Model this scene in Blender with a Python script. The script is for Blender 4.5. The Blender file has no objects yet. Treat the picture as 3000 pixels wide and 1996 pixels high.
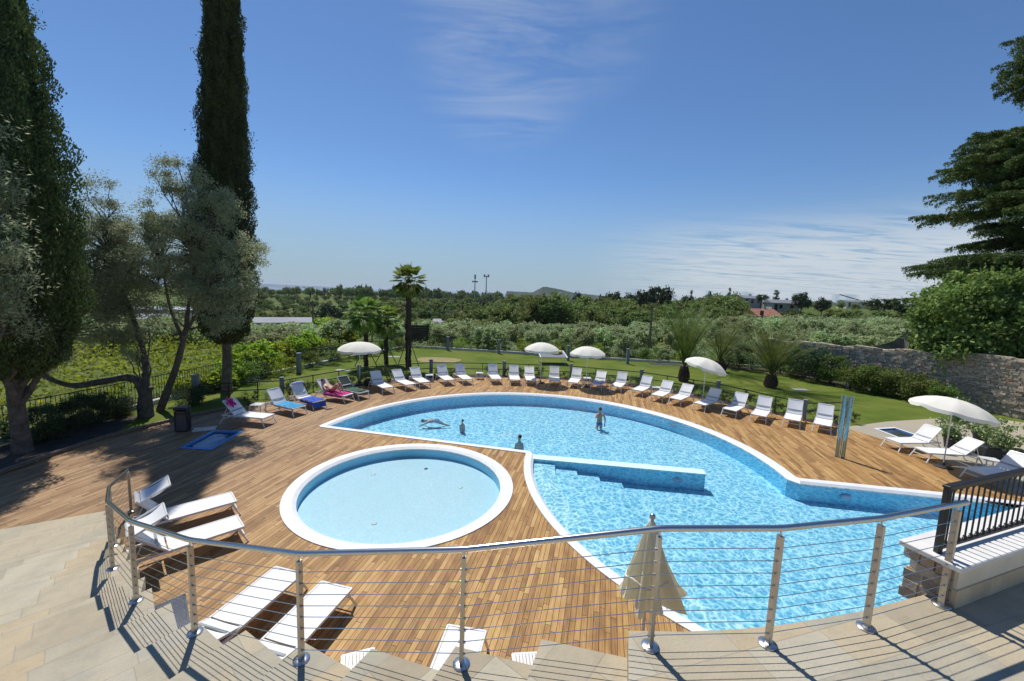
SUN_E=3.6; SKY_E=.12; EXPO=0.0; AIR=1.0; DUST=.6; OZONE=1.6; HAZE=0; SKYSAT=1.0; CLOUD=(6.0,6.6,7.2)
SUN_E=3.8; SKY_E=.15; EXPO=.3; DUST=.1; OZONE=3.0; SKYTINT=(.38,.475,.575); HORIZON=(1.75,2.35,2.95); CLOUD=(3.6,3.85,4.1); HAZE=.00006
import bpy, bmesh, math, random
import numpy as np
from mathutils import Vector, Matrix, Euler
R_=math.radians; PI=math.pi
S=bpy.context.scene; C=S.collection
random.seed(7)
# ---------------------------------------------------------------- camera model (used for the camera and for laying out the site plan)
HC=5.5; FPX=1197.04
RT=Vector((.99930518,.00433627,.03701842)); UP=Vector((-.03727152,.11626182,.99251903)); FW=Vector((0,.99320914,-.11634265))
def ray(px,py):
    return RT*((px-1500)/FPX)+UP*((998-py)/FPX)+FW
def at(px,py,z=0.0):
    d=ray(px,py); t=(z-HC)/d.z; return Vector((d.x*t,d.y*t,z))
def sm(a,b,x):
    t=min(1,max(0,(x-a)/(b-a))); return t*t*(3-2*t)
def terr(x,y):
    r=math.hypot(x,y)
    if y<=1: return 0.0
    k=x/max(y,1)
    Rr=sm(.22,.6,k)
    z=-min(5.6,.085*max(0,y-38))*(1-.78*Rr)+Rr*sm(110,200,r)*5.2
    if k<-.35: z-= .9*sm(0,14,(-k-.35)*y)*(1-sm(60,100,y))*0.6
    z-=sm(900,2200,r)*50
    return z
def far(px,dist):
    """point of the terrain at plan distance along the view column px (columns measured on the horizon)"""
    d=ray(px,857+.0373*(px-1450)); k=dist/math.hypot(d.x,d.y)*1.0
    x,y=d.x*k,d.y*k; return Vector((x,y,terr(x,y)))
def topz(px,py,dist):
    d=ray(px,py); return HC+d.z*dist/math.hypot(d.x,d.y)
# ---------------------------------------------------------------- tags
def tag(o,label=None,cat=None,group=None,kind=None):
    if label: o['label']=label
    if cat: o['category']=cat
    if group: o['group']=group
    if kind: o['kind']=kind
    return o
def thing(name,label,cat,loc=(0,0,0),rz=0,group=None):
    o=bpy.data.objects.new(name,None); C.objects.link(o); o.location=loc; o.rotation_euler=(0,0,rz); o.empty_display_size=.2
    return tag(o,label,cat,group)
def kids(o): return KID.get(o.name,[])
KID={}
def link(o,parent=None):
    C.objects.link(o)
    if parent is not None:
        o.parent=parent; KID.setdefault(parent.name,[]).append(o)
    return o
def copy_tree(o,parent=None):
    c=o.copy(); link(c,parent)
    for ch in KID.get(o.name,[]): copy_tree(ch,c)
    return c
# ---------------------------------------------------------------- mesh builder
class MB:
    def __init__(s): s.v=[]; s.f=[]; s.uv=[]
    def add(s,vs,fs):
        n=len(s.v); s.v+= [tuple(q) for q in vs]; s.f+=[tuple(i+n for i in f) for f in fs]; return s
    def box(s,c,d,rot=None):
        x,y,z=d[0]/2,d[1]/2,d[2]/2; c=Vector(c)
        vs=[Vector(q) for q in ((-x,-y,-z),(x,-y,-z),(x,y,-z),(-x,y,-z),(-x,-y,z),(x,-y,z),(x,y,z),(-x,y,z))]
        if rot is not None: vs=[rot@q for q in vs]
        return s.add([q+c for q in vs],[(0,3,2,1),(4,5,6,7),(0,1,5,4),(1,2,6,5),(2,3,7,6),(3,0,4,7)])
    def bar(s,a,b,w,h):
        a=Vector(a);b=Vector(b);d=(b-a);L=d.length;d.normalize()
        up=Vector((0,0,1)) if abs(d.z)<.98 else Vector((0,1,0))
        r=d.cross(up).normalized(); u=r.cross(d)
        vs=[]
        for p in (a,b):
            for i,j in ((-1,-1),(1,-1),(1,1),(-1,1)): vs.append(p+r*(i*w/2)+u*(j*h/2))
        return s.add(vs,[(0,1,2,3),(7,6,5,4),(0,4,5,1),(1,5,6,2),(2,6,7,3),(3,7,4,0)])
    def tube(s,pts,r,n=8,cap=True):
        pts=[Vector(p) for p in pts]; m=len(pts); rs=r if isinstance(r,(list,tuple)) else [r]*m
        vs=[]; prev=None
        for i,p in enumerate(pts):
            d=(pts[min(i+1,m-1)]-pts[max(i-1,0)]).normalized()
            if prev is None:
                a=Vector((0,0,1)) if abs(d.z)<.9 else Vector((1,0,0)); u=d.cross(a).normalized()
            else:
                u=(prev-d*prev.dot(d)).normalized()
            prev=u; w=d.cross(u)
            for k in range(n):
                t=2*PI*k/n; vs.append(p+(u*math.cos(t)+w*math.sin(t))*rs[i])
        fs=[(i*n+k,i*n+(k+1)%n,(i+1)*n+(k+1)%n,(i+1)*n+k) for i in range(m-1) for k in range(n)]
        if cap: fs+=[tuple(range(n))[::-1],tuple((m-1)*n+k for k in range(n))]
        return s.add(vs,fs)
    def lathe(s,prof,n=24,c=(0,0,0)):
        vs=[]
        for r,z in prof:
            for k in range(n):
                t=2*PI*k/n; vs.append((c[0]+r*math.cos(t),c[1]+r*math.sin(t),c[2]+z))
        m=len(prof)
        fs=[(i*n+k,i*n+(k+1)%n,(i+1)*n+(k+1)%n,(i+1)*n+k) for i in range(m-1) for k in range(n)]
        fs+=[tuple(range(n))[::-1],tuple((m-1)*n+k for k in range(n))]
        return s.add(vs,fs)
    def ell(s,c,r,n=12,m=8,jit=0):
        c=Vector(c); vs=[c+Vector((0,0,-r[2]))]
        for i in range(1,m):
            a=-PI/2+PI*i/m
            for k in range(n):
                t=2*PI*k/n; j=1+random.uniform(-jit,jit)
                vs.append(c+Vector((r[0]*math.cos(a)*math.cos(t)*j,r[1]*math.cos(a)*math.sin(t)*j,r[2]*math.sin(a)*j)))
        vs.append(c+Vector((0,0,r[2]))); L=len(vs)-1
        fs=[(0,1+(k+1)%n,1+k) for k in range(n)]
        for i in range(m-2):
            for k in range(n): fs.append((1+i*n+k,1+i*n+(k+1)%n,1+(i+1)*n+(k+1)%n,1+(i+1)*n+k))
        fs+=[(1+(m-2)*n+k,1+(m-2)*n+(k+1)%n,L) for k in range(n)]
        return s.add(vs,fs)
    def prism(s,poly,z0,z1):
        n=len(poly); vs=[(p[0],p[1],z0) for p in poly]+[(p[0],p[1],z1) for p in poly]
        fs=[tuple(range(n))[::-1],tuple(range(n,2*n))]+[(i,(i+1)%n,n+(i+1)%n,n+i) for i in range(n)]
        return s.add(vs,fs)
    def wallstrip(s,poly,z0,z1,closed=True,flip=False):
        n=len(poly); vs=[(p[0],p[1],z0) for p in poly]+[(p[0],p[1],z1) for p in poly]
        fs=[(i,(i+1)%n,n+(i+1)%n,n+i) for i in range(n if closed else n-1)]
        if flip: fs=[f[::-1] for f in fs]
        return s.add(vs,fs)
    def mesh(s,name):
        me=bpy.data.meshes.new(name); me.from_pydata(s.v,[],s.f); me.update(); return me
    def build(s,name,mat,parent=None,smooth=False,bevel=0):
        me=s.mesh(name)
        if bevel:
            bm=bmesh.new(); bm.from_mesh(me)
            bmesh.ops.bevel(bm,geom=bm.edges[:],offset=bevel,segments=1,affect='EDGES',profile=.5)
            bm.to_mesh(me); bm.free()
        me.materials.append(mat)
        if smooth:
            me.polygons.foreach_set('use_smooth',[True]*len(me.polygons))
            try: me.set_sharp_from_angle(angle=R_(40))
            except Exception: pass
        return link(bpy.data.objects.new(name,me),parent)
def quads_obj(name,V,mat,parent=None):
    """V: (N,4,3) array of separate quads"""
    N=len(V); me=bpy.data.meshes.new(name)
    me.vertices.add(4*N); me.vertices.foreach_set('co',np.asarray(V,dtype=np.float32).ravel())
    me.loops.add(4*N); me.loops.foreach_set('vertex_index',np.arange(4*N,dtype=np.int32))
    me.polygons.add(N); me.polygons.foreach_set('loop_start',np.arange(0,4*N,4,dtype=np.int32))
    me.update(calc_edges=True); me.materials.append(mat)
    return link(bpy.data.objects.new(name,me),parent)
def curve_fill(name,loops,z,mat,parent=None,th=0):
    """flat sheet bounded by the first loop with the other loops cut out"""
    cu=bpy.data.curves.new(name,'CURVE'); cu.dimensions='2D'; cu.fill_mode='BOTH'; cu.extrude=th/2
    for lp in loops:
        sp=cu.splines.new('POLY'); sp.points.add(len(lp)-1)
        for i,p in enumerate(lp): sp.points[i].co=(p[0],p[1],0,1)
        sp.use_cyclic_u=True
    o=bpy.data.objects.new(name+'_c',cu); C.objects.link(o)
    bpy.context.view_layer.update()
    dg=bpy.context.evaluated_depsgraph_get(); me=bpy.data.meshes.new_from_object(o.evaluated_get(dg))
    bpy.data.objects.remove(o); bpy.data.curves.remove(cu); me.name=name
    me.materials.clear(); me.materials.append(mat)
    ob=bpy.data.objects.new(name,me); ob.location.z=z-th/2; return link(ob,parent)
def offset(poly,d):
    n=len(poly); out=[]
    for i in range(n):
        p0,p1,p2=Vector(poly[i-1][:2]),Vector(poly[i][:2]),Vector(poly[(i+1)%n][:2])
        a=(p1-p0).normalized(); b=(p2-p1).normalized(); na=Vector((-a.y,a.x)); nb=Vector((-b.y,b.x))
        m=(na+nb); L=m.length
        if L<.2: m=na; k=1
        else: m/=L; k=min(2.6,1/max(.3,m.dot(na)))
        out.append(tuple(p1+m*d*k))
    return out
def arcpts(c,r,a0,a1,n): return [(c[0]+r*math.cos(R_(a0+(a1-a0)*i/n)),c[1]+r*math.sin(R_(a0+(a1-a0)*i/n))) for i in range(n+1)]
# ---------------------------------------------------------------- node material helpers
class NT:
    def __init__(s,name):
        s.m=bpy.data.materials.new(name); s.m.use_nodes=True; s.t=s.m.node_tree; s.n=s.t.nodes; s.l=s.t.links
        s.b=s.n['Principled BSDF']; s.out=s.n['Material Output']
    def N(s,t,**k):
        x=s.n.new(t)
        for a,v in k.items(): setattr(x,a,v)
        return x
    def L(s,a,b): s.l.new(a,b)
    def val(s,sock,v):
        if hasattr(v,'is_linked') or hasattr(v,'links'): s.L(v,sock)
        else: sock.default_value=v
    def math(s,op,a,b=0.0,c=None):
        x=s.N('ShaderNodeMath',operation=op); s.val(x.inputs[0],a); s.val(x.inputs[1],b)
        if c is not None: s.val(x.inputs[2],c)
        return x.outputs[0]
    def mix(s,f,a,b,bt='MIX'):
        x=s.N('ShaderNodeMix',data_type='RGBA',blend_type=bt); s.val(x.inputs[0],f)
        for k,v in ((6,a),(7,b)):
            if isinstance(v,tuple): x.inputs[k].default_value=(*v,1) if len(v)==3 else v
            else: s.L(v,x.inputs[k])
        return x.outputs[2]
    def coord(s,kind='Object',scale=(1,1,1),rot=(0,0,0),loc=(0,0,0)):
        c=s.N('ShaderNodeTexCoord'); m=s.N('ShaderNodeMapping'); m.inputs['Scale'].default_value=scale; m.inputs['Rotation'].default_value=rot; m.inputs['Location'].default_value=loc
        s.L(c.outputs[kind],m.inputs[0]); return m.outputs[0]
    def noise(s,vec,scale,detail=4,rough=.55,dist=0):
        x=s.N('ShaderNodeTexNoise'); s.L(vec,x.inputs['Vector']); x.inputs['Scale'].default_value=scale; x.inputs['Detail'].default_value=detail; x.inputs['Roughness'].default_value=rough; x.inputs['Distortion'].default_value=dist
        return x.outputs['Fac']
    def ramp(s,f,stops,interp='LINEAR'):
        x=s.N('ShaderNodeValToRGB'); s.L(f,x.inputs[0]); cr=x.color_ramp; cr.interpolation=interp
        while len(cr.elements)>len(stops): cr.elements.remove(cr.elements[-1])
        for i,(p,c) in enumerate(stops):
            e=cr.elements[i] if i<len(cr.elements) else cr.elements.new(p)
            e.position=p; e.color=(*c,1) if len(c)==3 else c
        return x.outputs[0]
    def bump(s,h,strength=.3,dist=.02):
        x=s.N('ShaderNodeBump'); x.inputs['Strength'].default_value=strength; x.inputs['Distance'].default_value=dist; s.L(h,x.inputs['Height']); s.L(x.outputs[0],s.b.inputs['Normal']); return x.outputs[0]
    def col(s,v):
        if isinstance(v,tuple): s.b.inputs['Base Color'].default_value=(*v,1)
        else: s.L(v,s.b.inputs['Base Color'])
def simple(name,c,rough=.6,metal=0,var=.12,nscale=6,bump=0,spec=.5):
    t=NT(name); v=t.coord(); n=t.noise(v,nscale,5)
    d=tuple(q*(1-var) for q in c); u=tuple(min(1,q*(1+var)) for q in c)
    t.col(t.ramp(n,[(.3,d),(.7,u)])); t.b.inputs['Roughness'].default_value=rough; t.b.inputs['Metallic'].default_value=metal
    t.b.inputs['Specular IOR Level'].default_value=spec
    if bump: t.bump(t.noise(v,nscale*8,4),bump,.01)
    return t.m
def foliage(name,cols,rough=.6,trans=.25,big=None):
    t=NT(name); g=t.N('ShaderNodeNewGeometry'); oi=t.N('ShaderNodeObjectInfo')
    c=t.ramp(g.outputs['Random Per Island'],[(i/(len(cols)-1),k) for i,k in enumerate(cols)])
    v=t.coord('Object'); n=t.noise(v,.9 if big is None else big,3)
    c2=t.mix(t.math('MULTIPLY',t.math('SUBTRACT',n,.4),1.3),c,tuple(min(1,q*1.7) for q in cols[-1]))
    hs=t.N('ShaderNodeHueSaturation'); t.L(c2,hs.inputs['Color'])
    t.L(t.math('MULTIPLY_ADD',oi.outputs['Random'],.5,.75),hs.inputs['Value'])
    t.L(t.math('MULTIPLY_ADD',oi.outputs['Random'],.05,.475),hs.inputs['Hue'])
    t.L(hs.outputs[0],t.b.inputs['Base Color']); t.b.inputs['Roughness'].default_value=rough; t.b.inputs['Specular IOR Level'].default_value=.35
    tr=t.N('ShaderNodeBsdfTranslucent'); t.L(hs.outputs[0],tr.inputs[0]); mx=t.N('ShaderNodeMixShader'); mx.inputs[0].default_value=trans
    t.L(t.b.outputs[0],mx.inputs[1]); t.L(tr.outputs[0],mx.inputs[2]); t.L(mx.outputs[0],t.out.inputs[0])
    return t.m
# ---------------------------------------------------------------- materials
M={}
M['white_fabric']=simple('white_fabric',(.86,.87,.88),.7,var=.03,nscale=3)
M['white_metal']=simple('white_metal',(.72,.72,.71),.35,var=.04)
M['green_fabric']=simple('green_fabric',(.035,.06,.05),.8)
M['canopy']=simple('canopy_fabric',(.86,.83,.72),.8,var=.05,nscale=2)
M['canopy_old']=simple('closed_canopy_fabric',(.62,.58,.42),.85,var=.12,nscale=4)
M['steel']=simple('brushed_steel',(.60,.59,.57),.24,1,var=.06,nscale=30)
M['steel_post']=simple('satin_steel',(.50,.49,.46),.32,1,var=.08,nscale=20)
M['iron']=simple('dark_iron',(.025,.025,.028),.45,.3,var=.2)
M['black_plastic']=simple('black_plastic',(.02,.021,.024),.5,var=.2)
M['bin_panel']=simple('bin_panel',(.07,.065,.07),.5)
M['greystone']=simple('greystone_post',(.20,.23,.27),.8,var=.25,nscale=9,bump=.4)
M['kerbwhite']=simple('pale_kerb',(.62,.60,.55),.85,var=.2,nscale=3,bump=.3)
M['wood_pole']=simple('weathered_wood',(.19,.14,.10),.8,var=.3,nscale=12)
M['darkboard']=simple('dark_board',(.04,.03,.024),.85,var=.3,nscale=5)
M['bark']=simple('bark',(.13,.105,.085),.95,var=.5,nscale=5,bump=1)
M['barkgrey']=simple('olive_bark',(.10,.088,.07),.95,var=.5,nscale=7,bump=1)
M['palmbark']=simple('palm_trunk',(.05,.036,.026),.95,var=.6,nscale=14,bump=1)
M['datebark']=simple('date_palm_trunk',(.10,.062,.045),.95,var=.6,nscale=10,bump=1)
M['towel_blue']=simple('blue_towel',(.03,.10,.48),.9,var=.5,nscale=4)
M['towel_cyan']=simple('turquoise_towel',(.04,.30,.55),.9,var=.4,nscale=4)
M['towel_pink']=simple('magenta_towel',(.55,.02,.22),.9,var=.5,nscale=9)
M['towel_green']=simple('dark_green_towel',(.02,.09,.05),.9,var=.4,nscale=4)
M['towel_lilac']=simple('pale_lilac_towel',(.42,.46,.62),.9,var=.2,nscale=6)
M['skin']=simple('skin',(.52,.30,.21),.5,var=.08)
M['hair']=simple('dark_hair',(.025,.016,.012),.6,var=.3,nscale=40)
M['yellow']=simple('yellow_plastic',(.75,.62,.03),.4)
M['greytop']=simple('grey_table_top',(.16,.17,.19),.6)
M['foam']=simple('water_foam',(.8,.86,.9),.6,var=.1,nscale=30)
M['greyplastic']=simple('grey_light_housing',(.3,.32,.34),.5)
M['pot']=simple('dark_pot',(.03,.031,.034),.6)
M['plaster']=simple('cream_plaster',(.80,.71,.54),.9,var=.1,nscale=2,bump=.15)
M['basecourse']=simple('sandstone_base',(.60,.48,.31),.9,var=.18,nscale=3,bump=.2)
M['capstone']=simple('pale_cap_stone',(.72,.70,.66),.7,var=.08,nscale=4,bump=.1)
M['soil']=simple('soil',(.055,.045,.035),1,var=.4,nscale=3,bump=.5)
M['housewall']=simple('white_render',(.42,.41,.39),.9,var=.05)
M['rooftile']=simple('terracotta_roof',(.36,.16,.10),.9,var=.3,nscale=2)
M['greyroof']=simple('grey_roof',(.20,.21,.24),.7,var=.15,nscale=.3)
M['glass_dark']=simple('dark_window',(.02,.025,.03),.1,var=.1)
M['masonry_old']=simple('old_masonry',(.22,.19,.15),.95,var=.35,nscale=2,bump=.5)
M['crane']=simple('crane_metal',(.25,.2,.16),.6)
M['sand']=simple('worn_soil',(.27,.23,.10),1,var=.2,nscale=2)
M['purple']=simple('purple_shade',(.10,.09,.22),.8)
# foliage
M['cypress']=foliage('cypress_foliage',[(.030,.050,.016),(.058,.086,.026),(.105,.135,.042)],trans=.25)
M['olive']=foliage('olive_foliage',[(.15,.18,.09),(.27,.31,.17),(.46,.49,.31)],trans=.45)
M['olive_far']=foliage('grove_foliage',[(.19,.25,.10),(.31,.38,.17),(.47,.53,.28)],trans=.47)
M['forest']=foliage('wood_foliage',[(.085,.130,.032),(.15,.205,.050),(.26,.305,.085)],trans=.42,big=.25)
M['dark_tree']=foliage('conifer_foliage',[(.028,.052,.024),(.050,.085,.034),(.085,.125,.048)],trans=.2)
M['far_green']=foliage('distant_foliage',[(.075,.125,.035),(.115,.175,.045),(.17,.225,.065)],trans=.3,big=.1)
M['cedar']=foliage('cedar_foliage',[(.030,.055,.016),(.065,.105,.026),(.15,.19,.045)],trans=.3)
M['decid']=foliage('maple_foliage',[(.06,.10,.020),(.13,.19,.038),(.28,.335,.09)],trans=.40,big=.6)
M['shrub']=foliage('shrub_foliage',[(.07,.12,.020),(.115,.18,.032),(.20,.27,.055)],trans=.42)
M['dshrub']=foliage('oleander_foliage',[(.026,.052,.018),(.048,.082,.028),(.085,.125,.045)],trans=.22)
M['vine']=foliage('vine_foliage',[(.14,.21,.016),(.24,.33,.024),(.38,.46,.05)],trans=.5)
M['palm']=foliage('palm_fronds',[(.07,.13,.02),(.14,.21,.034),(.26,.33,.07)],trans=.4)
M['datepalm']=foliage('date_palm_fronds',[(.05,.085,.022),(.10,.15,.036),(.20,.26,.06)],trans=.35)
M['potplant']=foliage('variegated_leaves',[(.05,.10,.02),(.18,.24,.07),(.42,.46,.22)],trans=.2)
M['lavender']=foliage('lavender_leaves',[(.03,.06,.02),(.06,.11,.035),(.13,.18,.08)],trans=.2)

def fabric(name,c,trans,rough=.8):
    t=NT(name); n=t.noise(t.coord(),3,4); col=t.ramp(n,[(.3,tuple(q*.94 for q in c)),(.7,c)]); t.L(col,t.b.inputs['Base Color']); t.b.inputs['Roughness'].default_value=rough; t.b.inputs['Specular IOR Level'].default_value=.2
    tr=t.N('ShaderNodeBsdfTranslucent'); t.L(col,tr.inputs[0]); mx=t.N('ShaderNodeMixShader'); mx.inputs[0].default_value=trans; t.L(t.b.outputs[0],mx.inputs[1]); t.L(tr.outputs[0],mx.inputs[2]); t.L(mx.outputs[0],t.out.inputs[0]); return t.m
M['canopy']=fabric('canopy_fabric',(.92,.90,.80),.22)
M['canopy_old']=fabric('closed_canopy_fabric',(.90,.87,.70),.45)
M['white_fabric']=fabric('white_fabric',(.90,.905,.91),.14)
# --- teak deck boards: every board gets its own tone
def mat_deck():
    t=NT('teak_deck'); ang=math.atan2(.2297,1)   # boards run towards +Y, turned 12.9 deg
    v=t.coord('Object',rot=(0,0,ang)); sp=t.N('ShaderNodeSeparateXYZ'); t.L(v,sp.inputs[0])
    W=.098
    row=t.math('FLOOR',t.math('DIVIDE',sp.outputs[0],W)); fx=t.math('FRACT',t.math('DIVIDE',sp.outputs[0],W))
    wn=t.N('ShaderNodeTexWhiteNoise',noise_dimensions='1D'); t.L(row,wn.inputs['W'])
    yy=t.math('DIVIDE',t.math('ADD',sp.outputs[1],t.math('MULTIPLY',wn.outputs[0],9.0)),1.35)
    col=t.math('FLOOR',yy); fy=t.math('FRACT',yy)
    cb=t.N('ShaderNodeCombineXYZ'); t.L(row,cb.inputs[0]); t.L(col,cb.inputs[1])
    w2=t.N('ShaderNodeTexWhiteNoise',noise_dimensions='2D'); t.L(cb.outputs[0],w2.inputs['Vector'])
    gm=t.N('ShaderNodeMapping'); gm.inputs['Scale'].default_value=(46,1.6,1); t.L(v,gm.inputs[0])
    off=t.N('ShaderNodeVectorMath',operation='ADD'); t.L(gm.outputs[0],off.inputs[0]); t.L(w2.outputs['Color'],off.inputs[1])
    gr=t.noise(off.outputs[0],1,6,.65)
    big=t.noise(t.coord('Object'),.45,3)
    blot=t.noise(t.coord('Object',scale=(3,1.2,1),rot=(0,0,ang)),1.6,5,.6)
    f=t.math('ADD',t.math('MULTIPLY',w2.outputs[0],.27),t.math('ADD',t.math('MULTIPLY',gr,.62),t.math('MULTIPLY',blot,.38)))
    c=t.ramp(f,[(.24,(.085,.036,.013)),(.46,(.22,.108,.036)),(.66,(.40,.225,.075)),(.92,(.62,.41,.165))])
    # weathered, greyer boards towards the west side
    wx=t.N('ShaderNodeSeparateXYZ'); t.L(t.coord('Object'),wx.inputs[0])
    wf=t.N('ShaderNodeMapRange'); t.L(t.math('ADD',wx.outputs[0],t.math('MULTIPLY',big,4)),wf.inputs[0]); wf.inputs[1].default_value=-1.0; wf.inputs[2].default_value=-7; wf.inputs[3].default_value=.0; wf.inputs[4].default_value=.75
    c=t.mix(wf.outputs[0],c,t.ramp(f,[(.26,(.12,.066,.034)),(.58,(.25,.150,.080)),(.9,(.42,.28,.16))]))
    g1=t.math('GREATER_THAN',t.math('ABSOLUTE',t.math('SUBTRACT',fx,.5)),.462)
    g2=t.math('LESS_THAN',fy,.006); g=t.math('MAXIMUM',g1,g2)
    t.col(t.mix(g,c,(.03,.016,.009))); t.b.inputs['Roughness'].default_value=.62; t.b.inputs['Specular IOR Level'].default_value=.3
    h=t.math('SUBTRACT',t.math('MULTIPLY',gr,.3),t.math('MULTIPLY',g,1.0)); t.bump(h,.5,.006)
    return t.m
M['deck']=mat_deck()
def mat_paving(name,w=.36,l=.8,tint=(1,1,1)):
    t=NT(name); v=t.coord('UV'); sp=t.N('ShaderNodeSeparateXYZ'); t.L(v,sp.inputs[0])
    r0=t.math('DIVIDE',sp.outputs[1],w); row=t.math('FLOOR',r0); fy=t.math('FRACT',r0)
    wn=t.N('ShaderNodeTexWhiteNoise',noise_dimensions='1D'); t.L(row,wn.inputs['W'])
    xx=t.math('DIVIDE',t.math('ADD',sp.outputs[0],t.math('MULTIPLY',wn.outputs[0],5)),l); col=t.math('FLOOR',xx); fx=t.math('FRACT',xx)
    cb=t.N('ShaderNodeCombineXYZ'); t.L(row,cb.inputs[0]); t.L(col,cb.inputs[1])
    w2=t.N('ShaderNodeTexWhiteNoise',noise_dimensions='2D'); t.L(cb.outputs[0],w2.inputs['Vector'])
    c=t.ramp(w2.outputs[0],[(0,(.33,.27,.18)),(.22,(.44,.37,.26)),(.42,(.33,.315,.25)),(.62,(.46,.38,.26)),(.82,(.45,.34,.20)),(.9,(.38,.36,.30)),(1,(.52,.46,.34))])
    n=t.noise(v,3.5,6,.65); n2=t.noise(v,40,3)
    c=t.mix(.40,c,t.ramp(n,[(.3,(.27,.23,.16)),(.5,(.40,.345,.24)),(.72,(.50,.40,.255))]))
    c=t.mix(t.math('MULTIPLY',n2,.18),c,(.2,.19,.17))
    st_=t.noise(v,.9,5,.7); c=t.mix(t.math('MULTIPLY',t.math('MAXIMUM',t.math('SUBTRACT',st_,.5),0.0),1.6),c,(.22,.19,.14))
    j=t.math('MAXIMUM',t.math('LESS_THAN',fy,.022),t.math('LESS_THAN',fx,.010))
    c=t.mix(t.math('MULTIPLY',j,.6),c,(.28,.25,.20))
    c=t.mix(1,c,tuple(q*k for q,k in zip(tint,(1.08,1.10,1.12))),'MULTIPLY')
    t.col(c); t.b.inputs['Roughness'].default_value=.8; t.b.inputs['Specular IOR Level'].default_value=.25
    t.bump(t.math('SUBTRACT',t.math('ADD',n2,n),j),.6,.008); return t.m
M['paving']=mat_paving('quartzite_paving')
M['paving_far']=mat_paving('pale_path_paving',.4,.4,(1.12,1.1,1.08))
def mat_lawn():
    t=NT('lawn_grass'); v=t.coord()
    a=t.noise(v,.35,4); b=t.noise(v,9,4,.7); c0=t.noise(v,60,2)
    st=t.N('ShaderNodeTexWave'); st.inputs['Scale'].default_value=.35; st.inputs['Distortion'].default_value=1.2; t.L(t.coord(rot=(0,0,1.2)),st.inputs[0])
    c=t.ramp(a,[(.3,(.065,.105,.014)),(.45,(.11,.155,.020)),(.58,(.19,.20,.045)),(.7,(.10,.15,.018))])
    c=t.mix(t.math('MULTIPLY',st.outputs['Fac'],.22),c,(.17,.23,.03))
    c=t.mix(t.math('MULTIPLY',b,.7),c,(.050,.085,.010)); c=t.mix(t.math('MULTIPLY',c0,.3),c,(.17,.23,.05))
    t.col(c); t.b.inputs['Roughness'].default_value=.95; t.b.inputs['Specular IOR Level'].default_value=.1; t.bump(t.math('ADD',c0,b),.6,.03); return t.m
M['lawn']=mat_lawn()
def mat_ground():
    t=NT('countryside'); v=t.coord()
    a=t.noise(v,.012,5,.6); b=t.noise(v,.09,6,.65); c0=t.noise(v,1.6,4)
    c=t.ramp(a,[(.3,(.045,.085,.020)),(.45,(.075,.12,.026)),(.55,(.13,.15,.050)),(.62,(.055,.10,.022)),(.75,(.13,.16,.05))])
    c=t.mix(t.math('MULTIPLY',b,.6),c,(.075,.105,.022)); c=t.mix(t.math('MULTIPLY',c0,.35),c,(.17,.16,.075))
    t.col(c); t.b.inputs['Roughness'].default_value=1; t.b.inputs['Specular IOR Level'].default_value=.05; t.bump(c0,.4,.1); return t.m
M['ground']=mat_ground()
def mat_tile(name,c,w=.3,line=(.5,.5,.5),lf=.25):
    t=NT(name); v=t.coord('Object'); br=t.N('ShaderNodeTexBrick'); br.offset=0
    br.inputs['Scale'].default_value=1/w; br.inputs['Brick Width'].default_value=1; br.inputs['Row Height'].default_value=1; br.inputs['Mortar Size'].default_value=.025
    br.inputs['Color1'].default_value=(*c,1); br.inputs['Color2'].default_value=(*[q*.93 for q in c],1); br.inputs['Mortar'].default_value=(*[a*(1-lf)+b*lf for a,b in zip(c,line)],1)
    t.L(v,br.inputs[0]); n=t.noise(v,1.2,4); t.col(t.mix(t.math('MULTIPLY',n,.14),br.outputs[0],tuple(q*.7 for q in c)))
    t.b.inputs['Roughness'].default_value=.45; return t.m
M['coping']=mat_tile('white_coping_tiles',(.80,.81,.82),.12,(.35,.38,.42),.35)
M['steptile']=mat_tile('pale_lit_step_tiles',(.66,.90,.95),.05,(.8,.85,.9),.15)  # pale divider top; on the top step the tone paints in shallow-water brightness
M['poolfloor']=mat_tile('light_blue_floor_tiles',(.52,.83,.95),.05,(.7,.8,.85),.1)
M['pooltile']=simple('blue_pool_tiles',(.24,.72,1.0),.4,var=.05,nscale=2)
M['paddletile']=mat_tile('pale_aqua_tiles',(.58,.76,.85),.05,(.8,.85,.85),.2)
M['bathtile']=mat_tile('deep_blue_tiles',(.05,.28,.62),.05,(.5,.6,.75),.2)
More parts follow.
